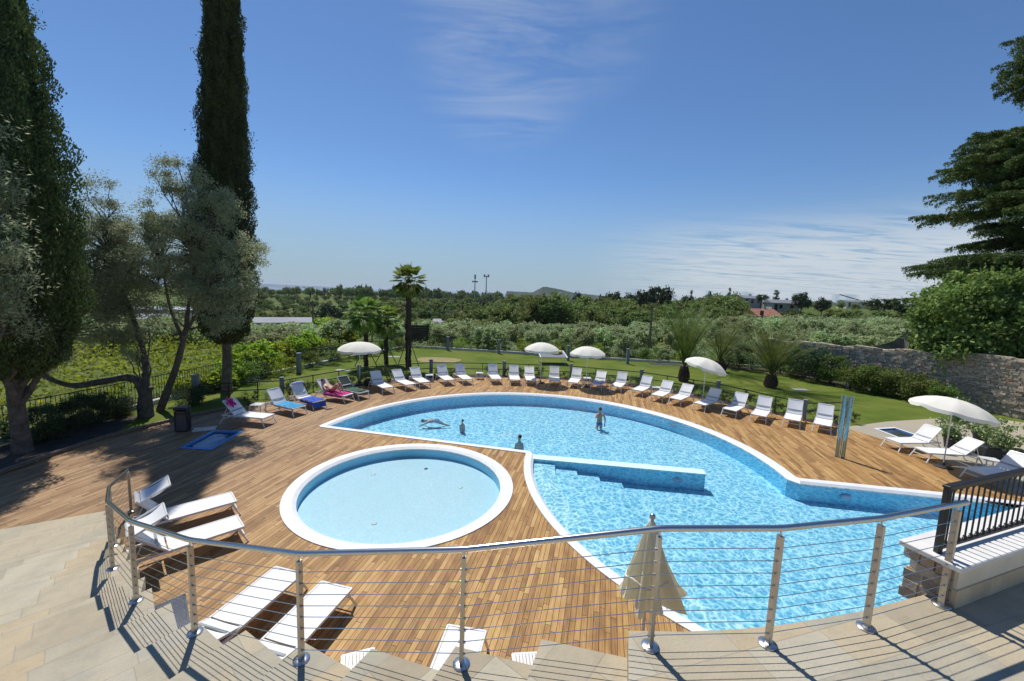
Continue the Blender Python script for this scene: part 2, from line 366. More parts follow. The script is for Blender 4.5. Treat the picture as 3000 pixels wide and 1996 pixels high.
def mat_water(name,tint,lo,scale,wavy,amp):
    """clear water: bright caustic lines are painted into its transparency colour"""
    t=NT(name); t.n.remove(t.b)
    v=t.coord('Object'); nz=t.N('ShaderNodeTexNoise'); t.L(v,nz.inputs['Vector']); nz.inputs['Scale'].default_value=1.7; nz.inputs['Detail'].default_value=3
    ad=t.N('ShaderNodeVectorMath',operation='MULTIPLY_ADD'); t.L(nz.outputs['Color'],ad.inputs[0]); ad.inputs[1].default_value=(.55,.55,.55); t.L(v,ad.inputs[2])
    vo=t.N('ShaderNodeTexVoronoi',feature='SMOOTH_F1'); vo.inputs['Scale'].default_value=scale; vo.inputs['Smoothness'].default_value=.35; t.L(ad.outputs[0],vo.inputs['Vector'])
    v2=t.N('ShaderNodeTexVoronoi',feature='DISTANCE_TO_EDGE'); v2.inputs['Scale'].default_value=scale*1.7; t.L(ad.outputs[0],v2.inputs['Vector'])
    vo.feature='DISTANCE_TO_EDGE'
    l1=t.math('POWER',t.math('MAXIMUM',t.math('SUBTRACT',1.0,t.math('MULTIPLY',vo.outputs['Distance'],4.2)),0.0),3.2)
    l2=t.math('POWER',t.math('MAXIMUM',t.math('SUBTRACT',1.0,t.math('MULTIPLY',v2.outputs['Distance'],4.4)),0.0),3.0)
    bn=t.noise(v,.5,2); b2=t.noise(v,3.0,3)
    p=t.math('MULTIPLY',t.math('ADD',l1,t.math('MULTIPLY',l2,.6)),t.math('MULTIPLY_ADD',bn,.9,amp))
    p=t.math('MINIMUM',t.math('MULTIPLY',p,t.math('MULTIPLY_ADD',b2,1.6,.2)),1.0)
    c=t.mix(p,tuple(q*lo for q in tint),tuple(min(1,.72+.34*q) for q in tint))  # caustic light imitated: cell-edge lines mixed into the transparent colour
    tr=t.N('ShaderNodeBsdfTransparent'); t.L(c,tr.inputs[0])
    gl=t.N('ShaderNodeBsdfGlossy'); gl.inputs['Roughness'].default_value=.06; gl.inputs['Color'].default_value=(1,1,1,1)
    h1=t.noise(v,2.2*wavy,3,.6,.8); h2=t.noise(v,9*wavy,3,.6,.5)
    bp=t.N('ShaderNodeBump'); bp.inputs['Strength'].default_value=.55; bp.inputs['Distance'].default_value=.05 if wavy>.9 else .02; t.L(t.math('ADD',h1,t.math('MULTIPLY',h2,.4)),bp.inputs['Height'])
    t.L(bp.outputs[0],gl.inputs['Normal']); fr=t.N('ShaderNodeFresnel'); fr.inputs[0].default_value=1.33; t.L(bp.outputs[0],fr.inputs['Normal'])
    mx=t.N('ShaderNodeMixShader'); t.L(t.math('MULTIPLY',fr.outputs[0],.95),mx.inputs[0]); t.L(tr.outputs[0],mx.inputs[1]); t.L(gl.outputs[0],mx.inputs[2]); t.L(mx.outputs[0],t.out.inputs[0])
    return t.m
M['water']=mat_water('pool_water',(.46,.78,.95),.81,4.3,1.0,1.25)
M['water_calm']=mat_water('calm_pool_water',(.80,.93,.96),.95,9,.5,.1)
def mat_lake():
    t=NT('lake_water'); t.col((.05,.12,.20)); t.b.inputs['Roughness'].default_value=.35; t.bump(t.noise(t.coord(),.05,4),.3,1); return t.m
M['lake']=mat_lake()
def mat_shower():
    t=NT('mirror_glass_panel'); t.col((.30,.47,.52)); t.b.inputs['Roughness'].default_value=.12; t.b.inputs['Metallic'].default_value=.75; return t.m
M['showerglass']=mat_shower()
def mat_stones():
    t=NT('dry_stone'); g=t.N('ShaderNodeNewGeometry'); c=t.ramp(g.outputs['Random Per Island'],[(0,(.34,.28,.21)),(.3,(.56,.47,.36)),(.55,(.46,.40,.32)),(.75,(.70,.60,.46)),(.9,(.54,.35,.23)),(1,(.80,.73,.60))])
    v=t.coord(); n=t.noise(v,7,6,.7); t.col(t.mix(t.math('MULTIPLY',n,.6),c,(.24,.22,.17))); t.b.inputs['Roughness'].default_value=.95; t.bump(n,.9,.05); return t.m
M['stones']=mat_stones()
def mat_hill():
    t=NT('wooded_hill'); v=t.coord(); n=t.noise(v,.02,6,.7); t.col(t.ramp(n,[(.3,(.030,.050,.035)),(.6,(.055,.08,.045)),(.8,(.09,.10,.06))])); t.b.inputs['Roughness'].default_value=1; return t.m
M['hill']=mat_hill()
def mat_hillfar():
    t=NT('distant_shore'); v=t.coord(); n=t.noise(v,.004,6,.7); t.col(t.ramp(n,[(.3,(.07,.11,.15)),(.7,(.12,.16,.19))])); t.b.inputs['Roughness'].default_value=1; return t.m  # bluish distance haze is put into this base colour
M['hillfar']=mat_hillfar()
# ================================================================ SETTING
def grid_terrain():
    def axis(fine0,fine1,st,far_,):
        a=list(np.arange(fine0,fine1+.01,st)); x=fine1; d=st
        while x<far_: d*=1.25; x+=d; a.append(x)
        x=fine0; d=st
        while x>-far_: d*=1.25; x-=d; a.insert(0,x)
        return a
    xs=sorted(set([round(q,2) for q in axis(-60,90,6,2600)]+[-13,-12,18.5,19.5]))
    ys=sorted(set([round(q,2) for q in axis(-30,130,6,2600) if q>-120]+[2,3,23.5,24.5]))
    vs=[];fs=[]
    for y in ys:
        for x in xs:
            z=terr(x,y)-.07
            if -12<=x<=18.5 and 3<=y<=23.5: z=-1.6
            elif y>60: z+=.25*math.sin(x*.11)*math.sin(y*.07)
            vs.append((x,y,z))
    n=len(xs)
    for j in range(len(ys)-1):
        for i in range(n-1): fs.append((j*n+i,j*n+i+1,(j+1)*n+i+1,(j+1)*n+i))
    m=MB().add(vs,fs); tag(m.build('ground',M['ground'],smooth=True),kind='structure')
grid_terrain()
lk=MB().add([(-16000,2300,-54),(16000,2300,-54),(16000,16000,-54),(-16000,16000,-54)],[(0,1,2,3)]).build('lake',M['lake']); tag(lk,kind='structure')
def ridge(name,pts,dist,mat,base,rough=0,depth=.15):
    """pts: (view column, silhouette row)"""
    P=[]
    for (a,b),(c,d) in zip(pts,pts[1:]):
        for i in range(12): P.append((a+(c-a)*i/12,b+(d-b)*i/12+random.uniform(-rough,rough)))
    P.append(pts[-1]); vs=[]; n=len(P)
    for px,py in P:
        d=ray(px,857+.0373*(px-1450)); k=dist/math.hypot(d.x,d.y); x,y=d.x*k,d.y*k; zt=topz(px,py,dist)
        vs+= [(x*(1-depth),y*(1-depth),base),(x,y,zt),(x*(1+depth),y*(1+depth),base)]
    fs=[]
    for i in range(n-1):
        a=3*i; fs+=[(a,a+3,a+4,a+1),(a+1,a+4,a+5,a+2)]
    fs+=[(0,1,2),(3*n-3,3*n-1,3*n-2)]
    return tag(MB().add(vs,fs).build(name,mat),kind='structure')
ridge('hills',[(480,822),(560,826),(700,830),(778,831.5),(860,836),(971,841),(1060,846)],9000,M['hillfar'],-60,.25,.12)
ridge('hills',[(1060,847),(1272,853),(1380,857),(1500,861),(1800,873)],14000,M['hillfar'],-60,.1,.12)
ridge('hills',[(1480,866),(1485,853),(1510,854.5),(1560,857),(1572,850),(1590,841),(1600,840.5),(1640,848),(1680,858),(1744,865),(1860,874),(2000,884)],2300,M['hill'],-52,.35,.06)
ridge('hills',[(2250,880),(2420,884),(2480,890),(2560,893),(2700,898),(2900,906),(3200,918)],900,M['hill'],-10,.4,.1)

# ---- plan of the terrace
DECK=[(-13.6,6.0),(-13.9,8),(-13.9,12),(-13.8,13.4),(-13.35,14.9),(-12.9,16.1),(-12.05,17.4),(-11.0,19.1),(-9.4,21.4),(-7.4,23.3),(-4.7,24.9),(-2.2,25.85),(.2,26.15),(3.4,26.1),(6.5,25.3),(9,23.7),(11,21.9),(12.9,19.9),(15.2,17.9),(16.05,15.0),(15.4,12.45),(17.5,8),(17.5,2.0),(-4,2.0),(-9.5,4)]
DECK=DECK[::-1]
C1=(.7988,13.6766); R1=8.471; C2=(8.7069,12.2255); R2=8.1893
def build_pool_outline():
    # starts at the west tip, runs along the chord, down the big curve, past the terrace, round the east end and back along the far arc
    p=[(-7.33,15.42),(.60,13.585)]
    a0=math.degrees(math.atan2(13.58-C2[1],.62-C2[0])); a0=a0 if a0>0 else a0+360
    p+=arcpts(C2,R2,a0+.4,276,46)
    p+=[(10.35,8.98),(13.5,10.07),(16.2,10.98),(13.58,11.65),(9.25,12.36)]
    b0=math.degrees(math.atan2(12.36-C1[1],9.25-C1[0])); b1=math.degrees(math.atan2(15.42-C1[1],-7.33-C1[0]))
    p+=arcpts(C1,R1,b0+.6,b1-.6,70)
    return p
POOL=build_pool_outline()
PADC=(-2.8925,11.0087); PADR=3.076
PAD=arcpts(PADC,PADR,0,360*(95/96),95)
BATH1=[(-10.72,13.02),(-9.86,13.0),(-9.98,14.6),(-10.84,14.52)]
# deck with the pools and the foot bath cut out
dk=curve_fill('deck',[DECK,offset(POOL,.03),offset(PAD,.03),BATH1],0.0,M['deck']); tag(dk,kind='structure')
BATH2=[(16.62,17.89),(17.63,18.14),(17.68,17.12),(16.60,16.76)]
LAWN=[(-16.4,4),(-16.35,12.8),(-15.9,15.6),(-15.4,20.3),(-14.0,26.3),(-12.1,31.9),(-9.7,38.4),(-1.2,37.1),(4.4,35.9),(11.8,34.8),(21.4,33.9),(23.4,31),(24.9,26),(26.2,22.9),(26.6,19.8),(27,2),(10,-12),(-16,-12)][::-1]
INL=[(-13.6,6.0),(-13.8,8),(-13.8,12),(-13.7,13.4),(-13.25,14.9),(-12.8,16.1),(-11.95,17.4),(-10.9,19.1),(-9.3,21.35),(-7.35,23.2),(-4.7,24.8),(-2.2,25.75),(.2,26.05),(3.4,26.0),(6.5,25.2),(8.95,23.6),(10.95,21.8),(12.85,19.8),(15.0,18.0),(16.3,18.35),(18.2,19.1),(24.5,20.8),(26.3,19.3),(26.4,6),(17,1.5),(10,-6),(-8,-6),(-13.5,2)]
lw=curve_fill('lawn',[LAWN,INL],-.015,M['lawn']); tag(lw,kind='structure')
PATH=[(15.05,18.0),(16.3,18.45),(18.2,19.2),(24.5,20.9),(26.4,19.4),(26.6,6),(17.2,1.5),(17.2,8.05),(15.3,12.42),(15.95,15.0),(15.15,17.8)]
pt=curve_fill('path',[PATH,BATH2],-.004,M['paving_far'])
uvl=pt.data.uv_layers.new(name='UVMap')
for l in pt.data.loops: co=pt.data.vertices[l.vertex_index].co; uvl.data[l.index].uv=(co.x,co.y)
tag(pt,kind='structure')
# planting beds
bd=curve_fill('soil_bed',[[(-16.3,8),(-16.3,12.8),(-15.85,15.6),(-14.9,16.0),(-14.0,13.9),(-14.05,8)][::-1]],.0,M['soil']); tag(bd,kind='structure')
b2=curve_fill('soil_bed',[[(-9.35,21.4),(-7.4,23.3),(-4.7,24.9),(-2.2,25.85),(.2,26.15),(3.4,26.1),(6.5,25.3),(9,23.7),(11,21.9),(12.9,19.9),(15.0,18.05),(15.3,18.6),(14.3,19.2),(12.6,21.9),(9.9,24.9),(7.2,26.3),(3.7,27.0),(.1,27.0),(-2.6,26.8),(-5.2,25.7),(-8.2,23.9),(-10.3,21.6)]],-.006,M['soil']); tag(b2,kind='structure')
b3=curve_fill('soil_bed',[[(25.2,22.0),(25.6,22.6),(24.6,26),(22.8,31),(20.9,33.6),(11.6,34.3),(11.6,33.6),(20,32.6),(21.7,30),(23.5,26)][::-1]],-.008,M['soil']); tag(b3,kind='structure')
# wooden kerb of the deck on the west side
kp=[(-13.7,5),(-14.02,8),(-14.02,12),(-13.92,13.45),(-13.45,15.0),(-13.0,16.15),(-12.15,17.5)]
kb=MB()
for a,b in zip(kp,kp[1:]): kb.bar((a[0],a[1],.05),(b[0],b[1],.05),.12,.1)
tag(kb.build('kerb',M['wood_pole']),kind='structure')
# ---- pools
def pool(loop,depth,cop,wmat,tile,waterz,name_floor):
    inner=offset(loop,cop); gut=offset(loop,cop*.72)
    def s(l): return l
    n=len(loop)
    vs=[(p[0],p[1],-.15) for p in loop]+[(p[0],p[1],.022) for p in loop]+[(p[0],p[1],.018) for p in gut]+[(p[0],p[1],-.045) for p in inner]+[(p[0],p[1],-.10) for p in inner]
    fs=[]
    for k in range(4):
        for i in range(n): j=(i+1)%n; fs.append((k*n+i,k*n+j,(k+1)*n+j,(k+1)*n+i))
    c=MB().add(vs,fs).build('pool_coping',M['coping']); tag(c,kind='structure')
    w=MB().wallstrip(inner,-depth,-.09,flip=True).build('pool_wall',tile); tag(w,kind='structure')
    f=curve_fill(name_floor,[inner],-depth,FLOORM[0]); tag(f,kind='structure')
    wt=curve_fill('water',[offset(loop,cop+.001)],waterz,wmat); tag(wt,kind='structure')
    return inner
D_MAIN=.60
FLOORM=[M['poolfloor']]
inner=pool(POOL,D_MAIN,.30,M['water'],M['pooltile'],-.038,'pool_floor')
FLOORM[0]=M['paddletile']
pool(PAD,.34,.36,M['water_calm'],M['pooltile'],-.028,'pool_floor')
# dividing wall (top level with the coping)
a=Vector((.62,13.42)); b=Vector((6.36,12.66)); dv=(b-a).normalized(); nv=Vector((-dv.y,dv.x))*.17
poly=[tuple(a-nv),tuple(b-nv),tuple(b+nv),tuple(a+nv)]
tag(MB().prism(poly,-D_MAIN,-.06).build('pool_wall',M['pooltile']),kind='structure')
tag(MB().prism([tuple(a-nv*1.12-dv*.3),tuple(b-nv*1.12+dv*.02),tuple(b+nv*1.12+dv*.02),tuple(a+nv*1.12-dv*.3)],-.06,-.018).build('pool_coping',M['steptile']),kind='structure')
# curved underwater steps
for k in range(4):
    ro=R2-.30; ri=ro-.72*(k+1)
    a0=math.degrees(math.atan2(13.3-C2[1],.9-C2[0])); a0=a0 if a0>0 else a0+360
    p0=arcpts(C2,ro-.72*k+(.0 if k else -.005),a0-.5,262,40); 
    a1=180-math.degrees(math.asin(min(1,(13.28-.13*.72*(k+1)-C2[1])/ri)))
    p1=arcpts(C2,ri,a1,262,40)
    poly=p0+p1[::-1]
    st=curve_fill('pool_step',[poly],-.15-.11*k,M['steptile'] if k==0 else M['poolfloor'],th=.0); tag(st,kind='structure')  # top tread's paler colour stands in for weaker absorption in shallow water
    tag(MB().wallstrip(p1,-D_MAIN,-.15-.11*k,closed=False,flip=True).build('pool_step',M['pooltile']),kind='structure')
# foot baths
for bt,dp in ((BATH1,.16),(BATH2,.35)):
    o2=offset(bt,-.10) if offset(bt,-.10)[0][0]<bt[0][0] else offset(bt,.10)
    area=sum(bt[i][0]*bt[(i+1)%4][1]-bt[(i+1)%4][0]*bt[i][1] for i in range(4)); sg=1 if area>0 else -1
    out=offset(bt,-.13*sg)
    t=thing('foot_bath','shallow blue foot bath sunk in the shaded wooden deck near the bin' if dp<.3 else 'deep blue foot bath sunk in the pale stone path behind the loungers','foot bath',(0,0,0))
    MB().wallstrip(bt,-dp,.004,flip=sg>0).build('basin_wall',M['bathtile'],t)
    MB().add([(p[0],p[1],-dp) for p in bt],[(0,1,2,3)]).build('basin_floor',M['bathtile'],t)
    n=4; rim=MB().add([(p[0],p[1],.012) for p in bt]+[(p[0],p[1],.012) for p in out],[(i,(i+1)%4,4+(i+1)%4,4+i) for i in range(4)]).build('rim',M['bathtile'] if dp<.3 else M['coping'],t)
    MB().add([(p[0],p[1],-.035) for p in bt],[(0,1,2,3)]).build('water_surface',M['water_calm'],t)
# pool inlets and underwater lamps
def disc(name,label,px,py,z,r,mat,group): 
    p=at(px,py,z); o=MB().lathe([(r,0),(r,.012),(r*.7,.02)],16).build(name,mat); o.location=(p.x,p.y,z+.002); tag(o,label,'pool fitting',group)
disc('floor_inlet','white round inlet on the paddling pool floor, nearest the railing',1096,1534,-.34,.07,M['white_metal'],'inlets in the paddling pool')
disc('floor_inlet','white round inlet on the paddling pool floor, on the far left side',1094,1390,-.34,.07,M['white_metal'],'inlets in the paddling pool')
disc('floor_inlet','white round inlet on the paddling pool floor, on the right side',1349,1428,-.34,.07,M['white_metal'],'inlets in the paddling pool')
disc('floor_drain','small dark drain on the paddling pool floor near its far edge',1248,1374,-.34,.06,M['bin_panel'],None)
def wall_lamp(px,py,label):
    # find the wall of the far arc / divider under this point
    p=at(px,py,-.3); o=MB().ell((0,0,0),(.17,.03,.09),16,8).build('underwater_lamp',M['towel_lilac'])
    return p,o
for px,label,kind in ((1985,'oval underwater lamp on the far curved pool wall at the right','arc'),):
    p=at(px,1244,-.3); v=(Vector((p.x,p.y))-Vector(C1)).normalized(); q=Vector(C1)+v*(R1-.31)
    o=MB().ell((0,0,0),(.03,.17,.09),16,8).build('underwater_lamp',M['towel_lilac']); o.location=(q.x,q.y,-.3); o.rotation_euler.z=math.atan2(v.y,v.x); tag(o,label,'pool lamp','underwater lamps')
q=a+dv*4.95-nv*1.02
o=MB().ell((0,0,0),(.17,.03,.09),16,8).build('underwater_lamp',M['towel_lilac']); o.location=(q.x,q.y,-.3); o.rotation_euler.z=math.atan2(dv.y,dv.x); tag(o,'oval underwater lamp on the dividing wall inside the pool','pool lamp','underwater lamps')
q=Vector((9.3,12.03)).lerp(Vector((13.5,11.34)),.25); o=MB().ell((0,0,0),(.17,.03,.09),16,8).build('underwater_lamp',M['towel_lilac']); o.location=(q.x,q.y-.01,-.3); o.rotation_euler.z=-.16; tag(o,'oval underwater lamp on the straight pool wall by the right corner','pool lamp','underwater lamps')

# ---- terrace and stairs (fan of treads going down to the deck on the left)
ZT=2.66; RISE=.133; NT_=20
CK=[(1.09,3.195),(.353,3.216),(-.394,3.251),(-1.158,3.334),(-1.854,3.507),(-2.59,3.765),(-3.3,4.02),(-3.891,4.392),(-4.466,4.78)]
AK=[-105.6,-110,-114,-116,-118.5,-120.5,-122.5,-124.5,-126.2]
for k in range(9,NT_+1): CK.append((CK[8][0]+(k-8)*.425,0)); 
E8=Vector(CK[8]); E20=Vector((-9.49,9.12))
for k in range(9,NT_+1):
    q=E8.lerp(E20,(k-8)/12); CK[k]=(q.x,q.y)
for k in range(9,NT_+1): AK.append(-126.2+(-148.6+126.2)*(k-8)/12)
def dirk(k): return Vector((math.cos(R_(AK[k])),math.sin(R_(AK[k]))))
def uvmesh(name,parts,mat):
    me=bpy.data.meshes.new(name); V=[];F=[];U=[]
    for poly,z0,z1,org,ux in parts:
        n=len(poly); b=len(V); V+=[(p[0],p[1],z0) for p in poly]+[(p[0],p[1],z1) for p in poly]
        fs=[tuple(range(n,2*n))]+[(i,(i+1)%n,n+(i+1)%n,n+i) for i in range(n)]
        uy=Vector((-ux.y,ux.x))
        for f in fs:
            F.append(tuple(b+i for i in f))
            for i in f:
                p=Vector(V[b+i][:2])-org; U.append((p.dot(ux)+(V[b+i][2] if f is not fs[0] else 0),p.dot(uy)+(V[b+i][2]*.7)))
    me.from_pydata(V,[],F); uv=me.uv_layers.new(name='UVMap')
    for i,u in enumerate(U): uv.data[i].uv=u
    me.materials.append(mat); me.update(); return link(bpy.data.objects.new(name,me))
parts=[]
LEN=14
for k in range(1,NT_+1):
    z=ZT-RISE*k+.004
    c0=Vector(CK[k-1]); c1=Vector(CK[k]); d0=dirk(k-1); d1=dirk(k)
    poly=[tuple(c1),tuple(c1+d1*LEN),tuple(c0+d0*LEN),tuple(c0+d0*.14)]
    parts.append((poly,z-.16,z,Vector((20.0,20.0)),Vector((math.cos(R_(52-k*.7)),math.sin(R_(52-k*.7))))))
tag(uvmesh('stairs',parts,M['paving']),kind='structure')
c0=Vector(CK[0]); ux=Vector((math.cos(R_(17)),math.sin(R_(17))))
TER=[(1.09,3.195),(1.56,3.206),(2.024,3.248),(2.54,3.331),(3.302,3.505),(4.1,3.74),(4.5,3.86),(12,6.6),(12,-10),tuple(c0+dirk(0)*LEN)][::-1]
tag(uvmesh('terrace',[(TER[::1],ZT-.16,ZT,Vector((1.1,3.2)),ux)],M['paving']),kind='structure')
# rendered wall carrying the stairs and terrace, on the pool side
wp=[(c[0]-.02*0,c[1]-.10) for c in CK]; sw=MB()
for k in range(NT_):
    a_=wp[k];b_=wp[k+1]; z=ZT-RISE*(k+1)-.15
    if z>.02: sw.wallstrip([a_,b_],-.05,z,closed=False)
tw=[(1.09,3.1),(1.56,3.11),(2.02,3.15),(2.54,3.23),(3.3,3.4),(4.1,3.64),(12,6.5)]
sw.wallstrip(tw,-.7,ZT-.15,closed=False)
tag(sw.build('retaining_wall',M['masonry_old']),kind='structure')

# ---- cable railing
rail=thing('cable_railing','stainless steel terrace railing with thin horizontal cables along the stairs','railing',(0,0,0))
PB={'G':(1.225,3.04,0),'H':(2.231,3.108,0),'I':(3.239,3.324,0),'J':(4.232,3.636,0),'F':(-.322,3.078,2),'E':(-1.796,3.328,4),'D':(-3.185,3.857,6),'C':(-4.46,4.562,8),'B':(-5.63,5.444,10),'K':(-6.50,6.33,12),'A':(-8.86,9.10,20)}
order='AKBCDEFGHIJ'; PP=[]
for n in order:
    x,y,k=PB[n]; z=ZT-RISE*k+.004
    if n=='A': z=0.03
    PP.append(Vector((x,y,z)))
for i,p in enumerate(PP):
    nx=PP[min(i+1,len(PP)-1)]-PP[max(i-1,0)]; ang=math.atan2(nx.y,nx.x)
    po=MB(); rot=Matrix.Rotation(ang,3,'Z'); h=.965
    po.box((0,0,h/2),(.030,.050,h),rot); 
    for k in range(8): po.tube([rot@Vector((-.03,0,.10+.108*k)),rot@Vector((.03,0,.10+.108*k))],.010,8)
    o=po.build('post',M['steel_post'],rail,bevel=0); o.location=p
    fl=MB().lathe([(.072,0),(.072,.008),(.055,.018),(.02,.022)],24).build('base_flange',M['steel'],o,smooth=True)
    MB().tube([(0,0,h),(0,0,h+.05)],.008,8).build('rail_pin',M['steel'],o)
    o.location=p
hr=[p+Vector((0,0,1.03)) for p in PP]
end=Vector((3.93,3.37,3.81)); hr[-1]=PP[-1]+Vector((0,0,1.03)); hr.append(hr[-1]+(hr[-1]-hr[-2]).normalized()*.12)
def roundcorners(pts,r=.07,n=5):
    out=[pts[0]]
    for a,b,c in zip(pts,pts[1:],pts[2:]):
        u=(a-b).normalized()*r; v=(c-b).normalized()*r
        for i in range(n+1):
            t=i/n; out.append(b+u*(1-t)**2+v*t**2)
    return out+[pts[-1]]
MB().tube(roundcorners(hr),.0255,16).build('handrail',M['steel'],rail,smooth=True)
for k in range(8):
    MB().tube([p+Vector((0,0,.10+.108*k)) for p in PP],.0032,6).build('cable',M['steel'],rail,smooth=True)

# ---- parapet wall with iron balustrade on the right
W0=Vector((4.32,3.61)); WD=(Vector((5.55,4.053))-W0).normalized(); WN=Vector((-WD.y,WD.x))
W1=W0+WD*7; pw=thing('parapet_wall','low cream rendered wall with pale stone cap at the right end of the terrace','wall',(0,0,0))
def wp_(s,t): q=W0+WD*s+WN*t; return (q.x,q.y)
MB().prism([wp_(0,0),wp_(7,0),wp_(7,.36),wp_(0,.36)],2.84,3.06).build('rendered_face',M['plaster'],pw)
MB().prism([wp_(-.012,-.015),wp_(7,-.015),wp_(7,.375),wp_(-.012,.375)],2.60,2.84).build('base_course',M['basecourse'],pw)
MB().prism([wp_(-.10,-.05),wp_(7.02,-.05),wp_(7.02,.43),wp_(-.10,.43)],3.06,3.115).build('cap_stone',M['capstone'],pw,bevel=.008)
st=MB(); rnd=random.Random(3)
for zi in range(19,27):
    t=.02
    while t<.30:
        w=rnd.uniform(.07,.16); q=W0+WD*(-.03)+WN*(t+w/2); st.box((q.x+.03+rnd.uniform(-.01,.01),q.y+.01,.25+zi*.105),(.06,w*.92,.095),Matrix.Rotation(math.atan2(WD.y,WD.x)+rnd.uniform(-.15,.15),3,'Z')); t+=w
MB0=st.build('rubble_end',M['stones'],pw)
ba=thing('iron_balustrade','dark wrought iron balustrade standing on the pale cap of the parapet wall','balustrade',(0,0,0))
def bp(s,z): q=W0+WD*s+WN*.17; return Vector((q.x,q.y,z))
MB().bar(bp(-.04,3.80),bp(7,3.80),.062,.03).build('handrail',M['iron'],ba,bevel=.006)
MB().bar(bp(-.02,3.77),bp(7,3.77),.03,.03).build('top_bar',M['iron'],ba)
MB().bar(bp(-.02,3.165),bp(7,3.165),.035,.02).build('bottom_rail',M['iron'],ba)
MB().bar(bp(0,3.115),bp(0,3.79),.045,.045).build('end_post',M['iron'],ba)
for i in range(1,44):
    s=i*.112; m=MB(); 
    q=bp(s,3.17); m.lathe([(.009,0),(.02,.006),(.022,.018),(.012,.028),(.018,.04),(.009,.052),(.008,.055),(.008,.56),(.014,.57),(.017,.585),(.009,.60)],8)
    o=m.build('baluster',M['iron'],ba,smooth=True) if i==1 else link(proto_b.copy(),ba)
    if i==1: proto_b=o
    o.location=q
# ================================================================ FURNITURE
SH=.36   # height of the lying surface
def sling(m,x0,x1,w,fz,sag,th=.014,nx=8,ny=6,yc=0):
    vs=[]
    for s in (0,1):
        for i in range(nx+1):
            for j in range(ny+1):
                x=x0+(x1-x0)*i/nx; v=-1+2*j/ny; y=v*w/2
                vs.append((x,y,fz(x)-sag*(1-v*v)*(.6+.4*math.sin(PI*i/nx))-s*th))
    n=(nx+1)*(ny+1); fs=[]
    for i in range(nx):
        for j in range(ny):
            a=i*(ny+1)+j; fs+=[(a,a+ny+1,a+ny+2,a+1),(n+a,n+a+1,n+a+ny+2,n+a+ny+1)]
    bd=[j for j in range(ny+1)]+[i*(ny+1)+ny for i in range(1,nx+1)]+[nx*(ny+1)+j for j in range(ny-1,-1,-1)]+[i*(ny+1) for i in range(nx-1,0,-1)]
    for a,b in zip(bd,bd[1:]+bd[:1]): fs.append((a,b,n+b,n+a))
    return m.add(vs,fs)
PROTO={}
def lounger_parts(kind,ang,hood=False,fab='white_fabric'):
    key=(ang,hood,fab)
    if key in PROTO: return PROTO[key]
    root=bpy.data.objects.new('sun_lounger',None); root['_p']=1
    L1=1.22; L2=.74; W=.60; a=R_(ang); KID[root.name]=[]
    mt=M['white_metal']; fb=M[fab]; P=[]
    def part(mb,name,mat,smooth=False,bevel=0): 
        me=mb.mesh(name); 
        me.materials.append(mat)
        if smooth: me.polygons.foreach_set('use_smooth',[True]*len(me.polygons))
        P.append((name,me))
    part(sling(MB(),.02,L1,W-.04,lambda x:SH+.002,.012),'seat',fb)
    m=MB()
    for y in (-W/2,W/2):
        m.bar((0,y,SH-.015),(1.78,y,SH-.015),.028,.045)
    m.bar((.0,-W/2,SH-.015),(.0,W/2,SH-.015),.03,.04); m.bar((1.78,-W/2,SH-.03),(1.78,W/2,SH-.03),.03,.03); m.bar((L1-.03,-W/2,SH-.045),(L1-.03,W/2,SH-.045),.03,.03)
    part(m,'frame',mt)
    for sx,y in ((0,-1),(0,1),(1,-1),(1,1)):
        m=MB()
        if sx==0: m.bar((.10,y*(W/2+.0),SH-.03),(-.07,y*(W/2+.03),0),.034,.028)
        else: m.bar((1.66,y*(W/2),SH-.03),(1.86,y*(W/2+.03),0),.034,.028)
        part(m,'leg',mt)
    part(MB().bar((.0,-W/2-.01,.19),(.0,W/2+.01,.19),.022,.022),'stretcher',mt); part(MB().bar((1.76,-W/2-.01,.19),(1.76,W/2+.01,.19),.022,.022),'stretcher',mt)
    # backrest: built flat along +x from the hinge then raised
    ro=Matrix.Rotation(-a,3,'Y'); hv=Vector((L1+.01,0,SH+.004))
    def up(mb): mb.v=[tuple(ro@Vector(v)+hv) for v in mb.v]; return mb
    part(up(sling(MB(),.02,L2,W-.05,lambda x:.0,.016)),'backrest',fb)
    m=MB()
    for y in (-W/2+.012,W/2-.012): m.bar((0,y,-.012),(L2+.01,y,-.012),.026,.036)
    m.bar((L2,-W/2,-.012),(L2,W/2,-.012),.03,.036); part(up(m),'back_frame',mt)
    part(up(MB().box((.21,0,.006),(.05,W-.07,.010))),'headrest_band',M['greyplastic'] if fab!='green_fabric' else mt)
    tip=ro@Vector((L2*.62,0,-.03))+hv
    for y in (-W/2+.04,W/2-.04): part(MB().bar((tip.x,y,tip.z),(min(1.72,tip.x+.24),y,SH-.03),.018,.018),'back_strut',mt)
    if hood:
        # sun hood hinged on the top of the backrest, folded forward over it
        top=ro@Vector((L2-.05,0,0))+hv
        rh=Matrix.Rotation(-R_(hood),3,'Y')
        def uph(mb): mb.v=[tuple(rh@Vector(v)+top) for v in mb.v]; return mb
        part(uph(sling(MB(),.04,.54,W-.03,lambda x:.0+.05*math.sin(PI*min(1,max(0,(x-.04)/.50))),-.0)),'sun_hood',fb)
        m=MB()
        for y in (-W/2+.0,W/2-.0): m.bar((0,y,0),(.56,y,0),.02,.03)
        m.bar((.56,-W/2,0),(.56,W/2,0),.02,.03); part(uph(m),'hood_frame',mt)
    PROTO[key]=P; return P
SEATROW='white sun loungers around the pool'
